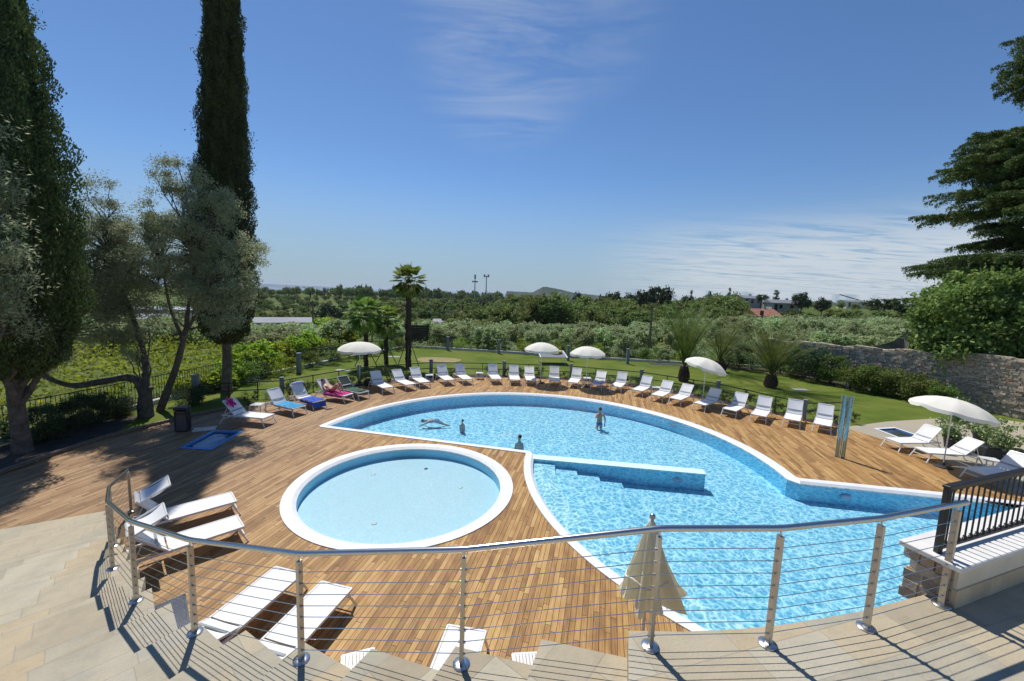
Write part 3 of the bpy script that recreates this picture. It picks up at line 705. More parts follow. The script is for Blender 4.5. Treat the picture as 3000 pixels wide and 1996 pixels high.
def lounger(label,foot,hinge,ang=48,hood=False,fab='white_fabric',group=SEATROW,free=None):
    """foot, hinge: points of the lying surface"""
    d=Vector((hinge[0]-foot[0],hinge[1]-foot[1])); rz=math.atan2(d.y,d.x)+random.uniform(-.03,.03); ang=ang+random.choice((-2,0,0,2))
    t=thing('sun_lounger',label,'sun lounger',(foot[0],foot[1],0),rz,group)
    for n,me in lounger_parts(0,ang,hood,fab): link(bpy.data.objects.new(n,me),t)
    return t
LR=[ # foot px, hinge px, back angle, hood, fabric, label
((787.7,1219.3),(714,1213),50,False,'white_fabric','white sun lounger with a crumpled magenta cloth over its backrest, nearest the bin'),
((877.7,1193),(805,1178),50,False,'white_fabric','white sun lounger spread with a turquoise towel, beside the small white table'),
((935.6,1175),(882,1162),52,False,'white_fabric','white sun lounger with a royal blue towel and a pale towel over the back'),
((1021.7,1156.6),(955,1146),50,False,'white_fabric','white sun lounger with a magenta towel and a person lying on it'),
((1066,1149),(1025,1138),48,False,'green_fabric','dark green sun lounger with white frame and dark green towel'),
((1137.6,1135),(1105,1120),48,False,'white_fabric','empty white lounger, first one to the right of the dark green lounger'),
((1204,1126),(1174.7,1114),46,False,'white_fabric','empty white lounger, second one to the right of the dark green lounger'),
((1245,1119.5),(1217.7,1105.5),46,False,'white_fabric','empty white lounger just left of the small white table by the grey rail post'),
((1317,1113),(1299.5,1101),52,False,'white_fabric','empty white lounger just right of the small white table by the grey rail post'),
((1371,1110.6),(1351.5,1099),56,False,'white_fabric','empty white lounger just left of the lone small table at the back of the deck'),
((1456,1110),(1446.5,1098),56,False,'white_fabric','empty white lounger just right of the lone small table at the back of the deck'),
((1509.5,1112.4),(1503.5,1099),50,False,'white_fabric','empty white lounger, third to the left of the grey table tennis table'),
((1556.4,1113.8),(1553,1101),42,False,'white_fabric','white lounger with low back just left of the parasol in front of the tennis table'),
((1625.3,1116),(1625.3,1105.5),52,False,'white_fabric','white lounger facing straight to the camera between the two middle parasols'),
((1678,1120.4),(1687,1108.5),50,False,'white_fabric','white lounger just left of the small table under the middle right parasol'),
((1747.4,1126.3),(1758.4,1114.4),42,False,'white_fabric','white lounger with a pale lilac towel on its seat'),
((1804.4,1132.3),(1819,1122),52,False,'white_fabric','empty white lounger, first to the right of the one with the lilac towel'),
((1867,1143.3),(1889,1131),50,False,'white_fabric','empty white lounger just left of the low table in front of the fat palm'),
((1924,1158.4),(1950,1145.6),44,False,'white_fabric','empty white lounger just right of the low table in front of the fat palm'),
((1977.3,1168.5),(2008,1154.5),44,False,'white_fabric','empty white lounger left of the tilted parasol pole by the date palms'),
((2048,1183.3),(2082,1174),50,False,'white_fabric','white lounger lying wholly in the shadow of the tilted parasol'),
((2136.5,1200.6),(2156.4,1190),52,False,'white_fabric','white lounger with its backrest half in parasol shadow'),
((2221.7,1217),(2239.6,1197.6),50,False,'white_fabric','empty white lounger, third to the left of the mirrored shower column'),
((2319.8,1230),(2325.7,1211),52,False,'white_fabric','empty white lounger, second to the left of the mirrored shower column'),
((2408.9,1245),(2413.3,1224),52,False,'white_fabric','empty white lounger standing right next to the mirrored shower column'),
((2614,1289.7),(2709.4,1289.7),50,False,'white_fabric','white lounger standing in front of the blue foot bath on the stone path'),
((2699.4,1318.4),(2812.5,1324),42,False,'white_fabric','white lounger under the right hand parasol, in front of the round pot'),
((2859.4,1380.3),(2981,1375.6),46,False,'white_fabric','white lounger in parasol shadow behind the iron balustrade, cut by the photo edge'),
]
LOU=[]
for i,(a_,b_,an,hd,fb,lb) in enumerate(LR):
    f=at(*a_,SH); h=at(*b_,SH)
    LOU.append(lounger(lb,f,h,an,hd,fb))
# foreground loungers (feet towards the paddling pool)
LF=[(((-6.785+-6.38)/2,(9.57+9.119)/2),(-7.42,8.50),50,-205,'flat white lounger with folded-over hood, the far one of the pair beside the stairs'),
    (((-5.999-5.52)/2,(8.536+8.158)/2),(-6.45,7.62),44,-205,'flat white lounger with folded-over hood, the near one of the pair beside the stairs'),
    (((-4.175-3.602)/2,(6.939+6.777)/2),(-4.17,5.68),14,False,'flat white lounger beyond the railing, left one of the two below the terrace'),
    (((-3.176-2.587)/2,(6.603+6.459)/2),(-3.17,5.40),14,False,'flat white lounger beyond the railing, right one of the two below the terrace'),
    ((-.53,5.72),(-.72,4.5),14,False,'white lounger whose foot end peeks out below the terrace edge near the middle post')]
for f,h,an,hd,lb in LF: lounger(lb,f,h,an,hd)
lounger('white lounger at the foot of the stairs showing only its raised shaded back',(-3.55,4.15),(-4.42,4.93),60)
# ---- side tables
def table_parts():
    P=[]; m=MB(); w=.42
    n=9
    for i in range(n):
        c=-w/2+w*(i+.5)/n; m.box((c,0,.395),(w/n*.80,w,.016))
    for j in range(3): m.box((0,-w/2+w*j/2*.92+.017,.386),(w,.03,.012))
    P.append(('table_top',m,M['white_metal']))
    m=MB()
    for a,b in (((-1,-1),(1,-1)),((1,-1),(1,1)),((1,1),(-1,1)),((-1,1),(-1,-1))): m.bar((a[0]*w/2,a[1]*w/2,.385),(b[0]*w/2,b[1]*w/2,.385),.028,.034)
    P.append(('table_frame',m,M['white_metal']))
    for y in (-1,1): P.append(('stretcher',MB().bar((-w/2,y*w/2,.12),(w/2,y*w/2,.12),.02,.02),M['white_metal']))
    for x in (-1,1):
        for y in (-1,1): P.append(('leg',MB().bar((x*w/2,y*w/2,.37),(x*(w/2+.015),y*(w/2+.015),0),.028,.028),M['white_metal']))
    out=[]
    for n_,mb,mt in P: me=mb.mesh(n_); me.materials.append(mt); out.append((n_,me))
    return out
TP=table_parts()
for (px,py),lb,rz in (((754.5,1184),'small white slatted table between the two leftmost loungers',.1),((1258,1098),'small white table in front of the grey rail post left in the far row',.3),
    ((1405,1092),'small white table alone in the gap in the middle of the far row',0),((1720,1107),'small white table at the foot of the middle right parasol',0),
    ((1922,1134),'small low white table in front of the fat date palm',-.3),((2902,1345),'small white table between the two right hand loungers under the parasol',-.35),
    ((1059,1905),'perforated white table just beyond the terrace edge left of the middle post',.35),((1556,1906),'white table corner peeking out below the terrace edge right of the middle post',.1)):
    p=at(px,py,.4)
    if (px,py)==(1059,1905): p=Vector((-1.93,5.00,0))
    if (px,py)==(1556,1906): p=Vector((.40,5.07,0))
    t=thing('side_table',lb,'side table',(p.x,p.y,0),rz,'small white side tables')
    for n_,me in TP: link(bpy.data.objects.new(n_,me),t)
# ---- parasols
def parasol(label,loc,R=1.05,top=2.5,tilt=0,tdir=0,group='cream parasols'):
    t=thing('parasol',label,'parasol',loc,0,group)
    NS=16; rise=.40; prof=[(0,rise),(.22,rise*.97),(.45,rise*.84),(.68,rise*.60),(.86,rise*.31),(1,0)]
    vs=[(0,0,rise)]; fs=[]
    sub=NS*3
    for i,(u,z) in enumerate(prof[1:]):
        for k in range(sub):
            a=2*PI*k/sub; q=(k%6)/6.; s=1-.045*math.sin(PI*q)*u; dz=-.045*math.sin(PI*q)*u
            vs.append((u*R*s*math.cos(a),u*R*s*math.sin(a),z+dz*(.7)))
    for k in range(sub): fs.append((0,1+k,1+(k+1)%sub))
    for i in range(len(prof)-2):
        for k in range(sub): a=1+i*sub+k; b=1+i*sub+(k+1)%sub; fs.append((a,a+sub,b+sub,b))
    # hanging scalloped valance
    base=1+(len(prof)-2)*sub; vb=len(vs)
    for k in range(sub):
        x,y,z=vs[base+k]; q=(k%6)/6.; vs.append((x*1.012,y*1.012,z-.10-.035*math.sin(PI*q)+.01*math.sin(k*2.1)))
    vl=[(base+k,vb+k,vb+(k+1)%sub,base+(k+1)%sub) for k in range(sub)]
    piv=Vector((0,0,top-rise)); rt=Matrix.Rotation(R_(tilt),3,Vector((math.cos(tdir),math.sin(tdir),0)))
    def tf(mb): mb.v=[tuple(rt@Vector(v)+piv) for v in mb.v]; return mb
    tf(MB().add(vs,fs)).build('canopy',M['canopy'],t,smooth=True)
    v2=vs[base:base+sub]+vs[vb:vb+sub]
    tf(MB().add(v2,[(k,sub+k,sub+(k+1)%sub,(k+1)%sub) for k in range(sub)])).build('valance',M['canopy'],t,smooth=True)
    m=MB()
    for k in range(8):
        a=2*PI*k/8; m.tube([(0,0,rise-.03)]+[(u*R*.99*math.cos(a),u*R*.99*math.sin(a),z-.018) for u,z in prof[1:]],.007,5)
    tf(m).build('rib',M['white_metal'],t)
    tf(MB().lathe([(.012,rise-.01),(.022,rise+.02),(.012,rise+.06),(.003,rise+.09)],10)).build('finial',M['white_metal'],t,smooth=True)
    MB().tube([(0,0,.05),(0,0,top-.42)],.019,10).build('pole',M['white_metal'],t,smooth=True)
    if tilt: MB().tube([(0,0,top-.43),tuple(rt@Vector((0,0,.3))+piv)],.017,10).build('upper_pole',M['white_metal'],t,smooth=True)
    else: MB().tube([(0,0,top-.43),(0,0,top-.03)],.017,10).build('upper_pole',M['white_metal'],t,smooth=True)
    MB().lathe([(.26,0),(.27,.03),(.22,.055),(.06,.07),(.035,.16),(.03,.17)],24).build('base',M['black_plastic'],t,smooth=True)
    return t
q=at(1054,1128); parasol('cream parasol at the left end of the far row, beside the dark green lounger',(q.x,q.y,0),1.2,2.45)
q=at(1583,1122); parasol('cream parasol in front of the table tennis table',(q.x,q.y,0),1.06,2.52)
q=at(1716,1133); parasol('cream parasol right one of the middle pair, above a small table',(q.x,q.y,0),1.06,2.45)
q=at(2058,1182); parasol('cream parasol tilted to the right in front of the date palms',(q.x,q.y,0),1.08,2.42,15,PI/2-.3)
q=at(2762.5,1368); parasol('cream parasol tilted to the right over the loungers near the stone wall',(q.x,q.y,0),1.10,2.45,11,PI/2-.2)
# closed parasol just below the terrace
t=thing('closed_parasol','closed beige parasol hanging in folds behind the steel railing','parasol',(2.03,5.33,0))
n=64; vs=[];lv=[(2.44,.03),(2.36,.075),(2.1,.13),(1.8,.20),(1.5,.29),(1.28,.37)]
for z,r in lv:
    for k in range(n):
        a=2*PI*k/n; f=1+(.30*math.sin(a*8+.5+.5*math.sin(z*3))+.12*math.sin(a*17+z*4))*min(1,(2.5-z)*1.6)+.06*math.sin(a*3+z*2); s=.06*math.sin(a*4)*(z<1.4); w=1+.25*math.sin(a+1.0)*(2.44-z)/1.2
        vs.append((r*f*w*math.cos(a),r*f*.8*math.sin(a),z+s))
fs=[(i*n+k,i*n+(k+1)%n,(i+1)*n+(k+1)%n,(i+1)*n+k) for i in range(len(lv)-1) for k in range(n)]
MB().add(vs,fs).build('canopy',M['canopy_old'],t,smooth=True)
m=MB()
for k in range(8): a=2*PI*(k+.3)/8; m.tube([(.02*math.cos(a),.02*math.sin(a),2.4),(.30*math.cos(a),.25*math.sin(a),1.22)],.006,5)
m.build('rib',M['white_metal'],t); MB().tube([(.30*math.cos(2*PI*k/24),.24*math.sin(2*PI*k/24),1.62+.04*math.sin(k)) for k in range(25)],.012,6).build('tie_strap',M['canopy'],t); MB().ell((0,0,2.50),(.045,.045,.045)).build('finial',M['steel'],t,smooth=True)
MB().tube([(0,0,.06),(0,0,2.47)],.022,10).build('pole',M['white_metal'],t,smooth=True); MB().lathe([(.3,0),(.3,.05),(.05,.09),(.03,.2)],24).build('base',M['black_plastic'],t)
# ---- shower column (two curved mirrored panels)
q=at(2460,1341); t=thing('shower_column','tall mirrored shower column of two slim panels standing on the deck','shower',(q.x,q.y,0),math.atan2(q.y,q.x)+PI/2)
for s in (-1,1):
    m=MB(); vs=[];n=8
    for z in (0,2.28):
        for i in range(n+1):
            a=-.9+1.8*i/n; vs.append((s*(.085+.0)+.075*math.sin(a),-.06*math.cos(a)+.02,z))
        for i in range(n+1):
            a=.9-1.8*i/n; vs.append((s*(.085+.0)+.065*math.sin(a),-.05*math.cos(a)+.04,z))
    k=2*(n+1); m.add(vs,[(i,(i+1)%k,k+(i+1)%k,k+i) for i in range(k)]+[tuple(range(k))[::-1],tuple(range(k,2*k))])
    pnl=m.build('mirror_panel',M['showerglass'],t,smooth=True)
MB().bar((0,.03,0),(0,.03,2.25),.03,.05).build('spine',M['greyplastic'],t)
for s in (-1,1): MB().tube([(s*.165,.03,.9),(s*.165,.03,2.36)],.007,6).build('riser_pipe',M['steel'],t)
for s in (-1,1): MB().tube([(s*.165,.0,2.2),(s*.165,-.10,2.2),(s*.165,-.13,2.16)],[.012,.012,.03],10).build('shower_head',M['steel'],t)
for s in (-1,1): MB().box((s*.165,-.03,1.0),(.035,.05,.035)).build('tap',M['steel'],t)
# ---- litter bin
q=at(537,1262); t=thing('litter_bin','black rectangular litter bin standing by the planting on the deck','bin',(q.x,q.y,0),.35)
MB().box((0,0,.40),(.40,.38,.76)).build('body',M['black_plastic'],t,bevel=.015); MB().box((0,0,.86),(.44,.42,.10)).build('lid',M['black_plastic'],t,bevel=.03)
MB().box((.02,-.20,.36),(.30,.02,.60)).build('door_panel',M['bin_panel'],t,bevel=.005); MB().box((.02,-.205,.74),(.26,.02,.09)).build('opening',M['glass_dark'],t)
MB().tube([(.24,-.1,.0),(.24,-.1,1.12)],.018,8).build('post',M['iron'],t)
p=at(600,1258); o=MB().prism([(-.35,-.2),(.35,-.2),(.35,.2),(-.35,.2)],0,.03).build('stone_slab',M['kerbwhite']); o.location=(p.x,p.y,.0); o.rotation_euler.z=.5; tag(o,'small pale stone slab lying beside the litter bin','slab')
# ---- towels and things on loungers
def cloth(name,label,lg,x0,x1,w,mat,cat='towel',over=.12,z=SH+.016,drop_end=0,seed=1):
    rn=random.Random(seed); m=MB(); nx,ny=14,12; vs=[]
    for i in range(nx+1):
        for j in range(ny+1):
            x=x0+(x1-x0)*i/nx; y=-w/2+w*j/ny; zz=z+.012*math.sin(x*17+seed)*math.cos(y*13)+rn.uniform(0,.008)
            if abs(y)>.31: zz-= (abs(y)-.31)*2.2; y=math.copysign(.31+(abs(y)-.31)*.35,y)
            if x<0: zz+=x*2.5; x*=.3
            vs.append((x,y,zz))
    fs=[(i*(ny+1)+j,(i+1)*(ny+1)+j,(i+1)*(ny+1)+j+1,i*(ny+1)+j+1) for i in range(nx) for j in range(ny)]
    o=m.add(vs,fs).build(name,mat,smooth=True); o.location=lg.location; o.rotation_euler=lg.rotation_euler; tag(o,label,cat); return o
cloth('beach_towel','turquoise and blue towel spread over the second lounger from the left',LOU[1],-.02,1.2,.70,M['towel_cyan'],seed=2)
cloth('beach_towel','royal blue towel hanging over the end of the third lounger from the left',LOU[2],-.12,.95,.74,M['towel_blue'],seed=3)
cloth('beach_towel','magenta towel under the person lying on the lounger',LOU[3],.12,1.25,.74,M['towel_pink'],seed=4)
cloth('beach_towel','dark green towel spread on the dark green lounger',LOU[4],.2,1.2,.68,M['towel_green'],seed=5)
cloth('beach_towel','pale lilac towel lying on a white lounger near the middle right parasol',LOU[15],.3,1.05,.6,M['towel_lilac'],seed=6)
def onback(lg,u,v,ang,h=.03):
    a=R_(ang); loc=Vector((1.23+u*math.cos(a)-h*math.sin(a),v,SH+u*math.sin(a)+h*math.cos(a)))
    return Matrix.Translation(lg.location)@lg.rotation_euler.to_matrix().to_4x4()@Matrix.Translation(loc)@Matrix.Rotation(-a,4,'Y')
m=MB(); vs=[];n=22
for i in range(n):
    for j in range(8):
        a=2*PI*i/n; r=(j/7)*(.17+.05*math.sin(a*5)+.03*math.sin(a*9)); vs.append((r*1.25*math.cos(a),r*math.sin(a),.03+.02*math.sin(a*7+j)))
m.add(vs,[(i*8+j,((i+1)%n)*8+j,((i+1)%n)*8+j+1,i*8+j+1) for i in range(n) for j in range(7)])
o=m.build('crumpled_cloth',M['towel_pink'],smooth=True); o.matrix_world=onback(LOU[0],.55,.10,50); tag(o,'crumpled magenta cloth draped over the backrest of the leftmost lounger','cloth')
o=MB().ell((0,0,0),(.07,.33,.06),20,10,.08).build('rolled_towel',M['towel_lilac'],smooth=True); o.matrix_world=onback(LOU[2],.72,-.04,52); tag(o,'pale towel rolled over the top of the third lounger backrest','towel')
for i,(px,py) in enumerate(((960,1200),(966,1199))):
    p=at(px,py); o=MB().ell((0,0,.02),(.13,.045,.02),10,6).add([(-.02,-.045,.03),(.03,0,.06),(-.02,.045,.03)],[(0,1,2)]).build('flip_flop',M['bark']); o.location=(p.x,p.y,0.0); o.rotation_euler.z=.5+i*.3; tag(o,('left' if i==0 else 'right')+' flip-flop lying on the deck in front of the blue towel lounger','flip-flop')
# bag beside the green lounger
p=at(1078,1132); t=thing('beach_bag','dark beach bag on the deck behind the dark green lounger','bag',(p.x,p.y,0)); MB().ell((0,0,.22),(.24,.16,.24),14,10,.06).build('bag_body',M['black_plastic'],t,smooth=True); MB().tube([(-.12,0,.4),(-.08,0,.58),(.08,0,.58),(.12,0,.4)],.012,6).build('handle',M['black_plastic'],t)
# ---- table tennis table and yellow float on the lawn
q=at(1616,1064); t=thing('table_tennis_table','grey table tennis table with white edges standing on the lawn','table',(q.x,q.y,0),.12)
tl=Matrix.Rotation(R_(11),3,'X')
def tlt(m): m.v=[tuple(tl@(Vector(v)-Vector((0,0,.74)))+Vector((0,0,.74))) for v in m.v]; return m
tlt(MB().box((0,0,.74),(2.1,1.7,.03))).build('table_top',M['greytop'],t)
m=MB(); m.box((0,.86,.742),(2.14,.03,.036)); m.box((-1.06,0,.743),(.10,1.7,.036)); m.box((1.06,0,.743),(.10,1.7,.036)); tlt(m).build('edge_line',M['white_metal'],t)
for x in (-.9,.9):
    for y in (-.6,.6): MB().bar((x,y,.73+y*.19),(x*1.1,y*1.05,0),.04,.04).build('leg',M['white_metal'],t)
m=MB(); R0=.36;r0=.09;vs=[]
for i in range(26):
    for j in range(10):
        a=2*PI*i/26;b=2*PI*j/10; vs.append(((R0+r0*math.cos(b))*math.cos(a)*1.3,(R0+r0*math.cos(b))*math.sin(a),r0*math.sin(b)))
m.add(vs,[(i*10+j,((i+1)%26)*10+j,((i+1)%26)*10+(j+1)%10,i*10+(j+1)%10) for i in range(26) for j in range(10)])
o=m.build('swim_ring',M['yellow'],smooth=True); o.location=(q.x+.25,q.y+.35,.90); tag(o,'yellow inflatable swim ring lying on the grey table','swim ring')
# ================================================================ LOW RAIL BEHIND THE LOUNGERS
lr=thing('lawn_rail','low two-bar dark iron rail with grey stone posts behind the loungers','railing',(0,0,0))
LRP=[(-14.3,18.2),(-11.2,19.6),(-8.9,23.6),(-5.2,26.2),(-.45,26.75),(4.0,26.75),(8.3,25.55),(11.8,22.8),(14.05,19.0),(16.4,19.45)]
for i,p in enumerate(LRP[:-1]):
    h=.98; m=MB().box((0,0,h/2-.03),(.17,.17,h-.06)); m.box((0,0,h-.03),(.20,.20,.06)); o=m.build('stone_post',M['greystone'],lr,bevel=.012); o.location=(p[0],p[1],0); o.rotation_euler.z=.3*i
o=MB().bar((16.4,19.45,0),(16.4,19.45,.86),.05,.05).build('iron_post',M['iron'],lr)
for z in (.80,.42):
    m=MB()
    for a_,b_ in zip(LRP,LRP[1:]): m.bar((a_[0],a_[1],z),(b_[0],b_[1],z),.035,.045)
    m.build('rail',M['iron'],lr)
for a_,b_ in zip(LRP,LRP[1:]):
    for u in ((.5,) if (Vector(a_)-Vector(b_)).length<3 else (.36,.70)):
        x=a_[0]+(b_[0]-a_[0])*u; y=a_[1]+(b_[1]-a_[1])*u; MB().bar((x,y,0),(x,y,.84),.035,.035).build('iron_post',M['iron'],lr)
# ================================================================ BOUNDARY FENCE
FE=[(-16.75,6),(-16.6,12.8),(-16.05,15.6),(-15.55,20.3),(-14.15,26.3),(-12.25,31.95),(-9.8,38.6),(-1.2,37.3),(4.4,36.1),(11.8,35.0),(21.4,34.1)]
fn=thing('iron_fence','dark iron picket fence on a pale kerb bounding the lawn','fence',(0,0,0))
kb=MB();
for a_,b_ in zip(FE,FE[1:]): kb.bar((a_[0],a_[1],.06),(b_[0],b_[1],.06),.22,.22)
kb.build('kerb',M['kerbwhite'],fn)
for z in (1.22,.25):
    m=MB()
    for a_,b_ in zip(FE,FE[1:]): m.bar((a_[0],a_[1],z),(b_[0],b_[1],z),.03,.03)
    m.build('rail',M['iron'],fn)
m=MB()
for a_,b_ in zip(FE,FE[1:]):
    L=(Vector(b_)-Vector(a_)).length; n=int(L/.13)
    for i in range(n):
        x=a_[0]+(b_[0]-a_[0])*i/n; y=a_[1]+(b_[1]-a_[1])*i/n; m.box((x,y,.72),(.014,.014,1.05))
tag(m.build('picket',M['iron'],fn),kind='stuff')
for px,py in ((576,1176),(876,1092),(1312,1026),(1461,1036),(1664,1056),(1838,1066)):
    q=at(px,py); o=MB().box((0,0,.60),(.22,.22,1.2)).box((0,0,1.22),(.27,.27,.07)).build('stone_post',M['greystone'],fn,bevel=.015); o.location=(q.x,q.y,0)
q=at(2486,1137); t=thing('stone_obelisk','slim grey stone obelisk with pointed top at the lawn edge by the wall','obelisk',(q.x,q.y,0))
MB().add([(-.13,-.13,0),(.13,-.13,0),(.13,.13,0),(-.13,.13,0),(-.10,-.10,.85),(.10,-.10,.85),(.10,.10,.85),(-.10,.10,.85)],[(0,1,5,4),(1,2,6,5),(2,3,7,6),(3,0,4,7)]).build('shaft',M['greystone'],t)
MB().add([(-.11,-.11,.85),(.11,-.11,.85),(.11,.11,.85),(-.11,.11,.85),(0,0,1.12)],[(0,1,4),(1,2,4),(2,3,4),(3,0,4),(0,3,2,1)]).build('pointed_cap',M['kerbwhite'],t)
# ================================================================ DRY STONE WALL (right)
sw=thing('dry_stone_wall','long old dry stone wall of grey and rusty rubble at the right of the lawn','wall',(0,0,0))
WL=[(21.0,34.6,2.35),(22.9,31.2,2.45),(24.9,26.6,2.65),(26.1,23.2,2.9),(26.6,20.0,3.1),(26.9,14,3.2)]
rn=random.Random(11); st=MB(); core=MB()
for (x0,y0,h0),(x1,y1,h1) in zip(WL,WL[1:]):
    a_=Vector((x0,y0));b_=Vector((x1,y1));L=(b_-a_).length;u=(b_-a_)/L; nn=Vector((-u.y,u.x)); 
    if nn.x>0: nn=-nn
    z=0
    core.add([(x0-nn.x*.05,y0-nn.y*.05,0),(x1-nn.x*.05,y1-nn.y*.05,0),(x1-nn.x*.05,y1-nn.y*.05,h1-.1),(x0-nn.x*.05,y0-nn.y*.05,h0-.1),(x0-nn.x*.5,y0-nn.y*.5,h0-.1),(x1-nn.x*.5,y1-nn.y*.5,h1-.1)],[(0,1,2,3),(3,2,5,4)])
    while z<max(h0,h1):
        hh=rn.uniform(.07,.15); s=0
        while s<L:
            w=rn.uniform(.12,.42); H=h0+(h1-h0)*s/L+.07*math.sin(s*2.3)+.05*math.sin(s*5.1)
            if z<H:
                c=a_+u*(s+w/2); j=rn.uniform(-.03,.05)
                d=nn*(j); k=Matrix.Rotation(math.atan2(u.y,u.x)+rn.uniform(-.12,.12),3,'Z')@Matrix.Rotation(rn.uniform(-.1,.1),3,'Y')
                st.box((c.x+d.x,c.y+d.y,z+hh/2),(w*.93,.26+rn.uniform(-.05,.06),hh*.88),k)
            s+=w
        z+=hh
    for s in np.arange(0,L,.32):
        H=h0+(h1-h0)*s/L+.07*math.sin(s*2.3); c=a_+u*s-nn*.22
        st.box((c.x,c.y,H+.02),(.4,.55,.10),Matrix.Rotation(math.atan2(u.y,u.x)+rn.uniform(-.2,.2),3,'Z'))
st.build('stonework',M['stones'],sw,bevel=0); core.build('core',M['masonry_old'],sw)
# masonry behind the wall with a gate pillar
q=far(2690,30); t=thing('garden_gate_wall','old rendered garden wall with curved coping and gate pillar behind the stone wall','wall',(0,0,0))
a0=at(2585,1010,3.0-.2); 
def dp(px,d):
    r=ray(px,890); k=d/math.hypot(r.x,r.y); return Vector((r.x*k,r.y*k))
pts=[(2560,2.2),(2600,2.35),(2630,2.65),(2655,3.05),(2670,3.15)]; vs=[]
for px,z in pts:
    z=topz(px,{2560:1019,2600:1012,2630:1003,2655:985,2670:982}[px],41); c=dp(px,41); vs+=[(c.x,c.y,-.2),(c.x,c.y,z),(c.x+.25,c.y+.2,z),(c.x+.25,c.y+.2,-.2)]
n=len(pts); MB().add(vs,[(4*i+a,4*i+4+a,4*i+4+(a+1)%4,4*i+(a+1)%4) for i in range(n-1) for a in range(4)]).build('wall_panel',M['masonry_old'],t)
c=dp(2682,41); zp=topz(2682,972,41); MB().box((c.x,c.y,zp/2),(.5,.5,zp)).build('pillar',M['masonry_old'],t); MB().box((c.x,c.y,zp+.06),(.85,.85,.18)).build('pillar_cap',M['kerbwhite'],t)
c=dp(2703,41); MB().box((c.x,c.y+.1,.9),(.9,.1,2.4),Matrix.Rotation(-.8,3,'Z')).build('gate',M['glass_dark'],t)
c=dp(2745,41.5); MB().box((c.x,c.y+.2,.9),(2.6,.3,2.2),Matrix.Rotation(-.8,3,'Z')).build('wall_panel',M['masonry_old'],t)
# ================================================================ PEOPLE
def skinmesh(name,V,E,Rr,root=0,mat=None,parent=None,sub=2):
    me=bpy.data.meshes.new(name+'_s'); me.from_pydata(V,E,[]); o=bpy.data.objects.new(name+'_s',me); C.objects.link(o)
    md=o.modifiers.new('s','SKIN'); md.use_smooth_shade=True; sd=o.modifiers.new('u','SUBSURF'); sd.levels=sub; sd.render_levels=sub
    for i,d in enumerate(me.skin_vertices[0].data):
        r=Rr[i]; d.radius=(r,r) if not isinstance(r,tuple) else r; d.use_root=(i==root)
    bpy.context.view_layer.update(); dg=bpy.context.evaluated_depsgraph_get(); m2=bpy.data.meshes.new_from_object(o.evaluated_get(dg))
    bpy.data.objects.remove(o); m2.name=name; m2.materials.clear(); m2.materials.append(mat or M['skin'])
    m2.polygons.foreach_set('use_smooth',[True]*len(m2.polygons)); return link(bpy.data.objects.new(name,m2),parent)
def figure(J,hands=True):
    """J: dict of joint positions -> verts, edges, radii of a continuous body"""
    V=[];E=[];R=[]
    def v(p,r,par=None):
        V.append(tuple(p)); R.append(r)
        if par is not None: E.append((par,len(V)-1))
        return len(V)-1
    P={k:Vector(p) for k,p in J.items()}
    pel=v(P['pelvis'],(.15,.11)); wa=v(P['pelvis'].lerp(P['chest'],.45),(.125,.095),pel); ch=v(P['chest'],(.155,.11),wa); nb=v(P['neck'],(.06,.06),ch)
    hc=v(P['neck'].lerp(P['head'],.5),(.055,.06),nb); hd=v(P['head'],(.078,.092),hc); ht=v(P['head']+(P['head']-P['neck']).normalized()*.09,(.062,.075),hd)
    fdir=Vector(J['face']).normalized(); nz=v(P['head']+fdir*.088-(P['head']-P['neck']).normalized()*.01,(.014,.018),hd)
    for s in 'LR':
        sh=v(P['sh'+s],(.058,.058),ch); el=v(P['el'+s],(.042,.042),sh); wr=v(P['wr'+s],(.028,.028),el)
        d=(P['wr'+s]-P['el'+s]).normalized(); pm=v(P['wr'+s]+d*.06,(.036,.018),wr)
        if hands:
            sd=d.cross(Vector((0,0,1))); sd=sd.normalized() if sd.length>.1 else Vector((1,0,0)); dn=d.cross(sd)
            for i,l in enumerate((.06,.07,.075,.055)):
                a=v(V_(V[pm])+d*.035+sd*(i-1.5)*.021,.009,pm); b=v(V_(V[a])+d*l*.5-dn*.008,.0085,a); v(V_(V[b])+d*l*.45-dn*.022,.0075,b)
            a=v(V_(V[wr])+d*.035+sd*.045,.010,pm); v(V_(V[a])+d*.03+sd*.02,.009,a)
        hp=v(P['hip'+s],(.088,.088),pel); kn=v(P['kn'+s],(.056,.056),hp); ca=v(P['kn'+s].lerp(P['an'+s],.3),(.055,.052),kn); an=v(P['an'+s],(.036,.036),ca); v(P['toe'+s],(.034,.024),an)
    return V,E,R
V_=Vector
def person(label,loc,rz,J,hair=.1,suit=None,swimsuit='towel_blue'):
    t=thing('person',label,'person',loc,rz); V,E,R=figure(J); skinmesh('body',V,E,R,0,M['skin'],t,2)
    h=Vector(J['head']); up=(h-Vector(J['neck'])).normalized(); f=Vector(J['face']).normalized()
    o=MB().ell((0,0,0),(.088,.100,.085),16,10,.03).build('hair',M['hair'],t,smooth=True); o.location=h+up*.065-f*.028
    sd=f.cross(up)
    for s in (-1,1):
        e=MB().ell((0,0,0),(.010,.010,.008),8,6).build('eye',M['hair'],t); e.location=h+f*.078+up*.02+sd*.03*s
        e=MB().ell((0,0,0),(.012,.022,.032),8,6).build('ear',M['skin'],t); e.location=h+sd*.082*s+up*.0
    e=MB().ell((0,0,0),(.022,.008,.006),8,6).build('mouth',M['towel_pink'],t); e.location=h+f*.083-up*.045
    if suit:
        o=MB().ell((0,0,0),suit[1],16,10).build('swimwear',M[swimsuit],t,smooth=True); o.location=suit[0]
    return t
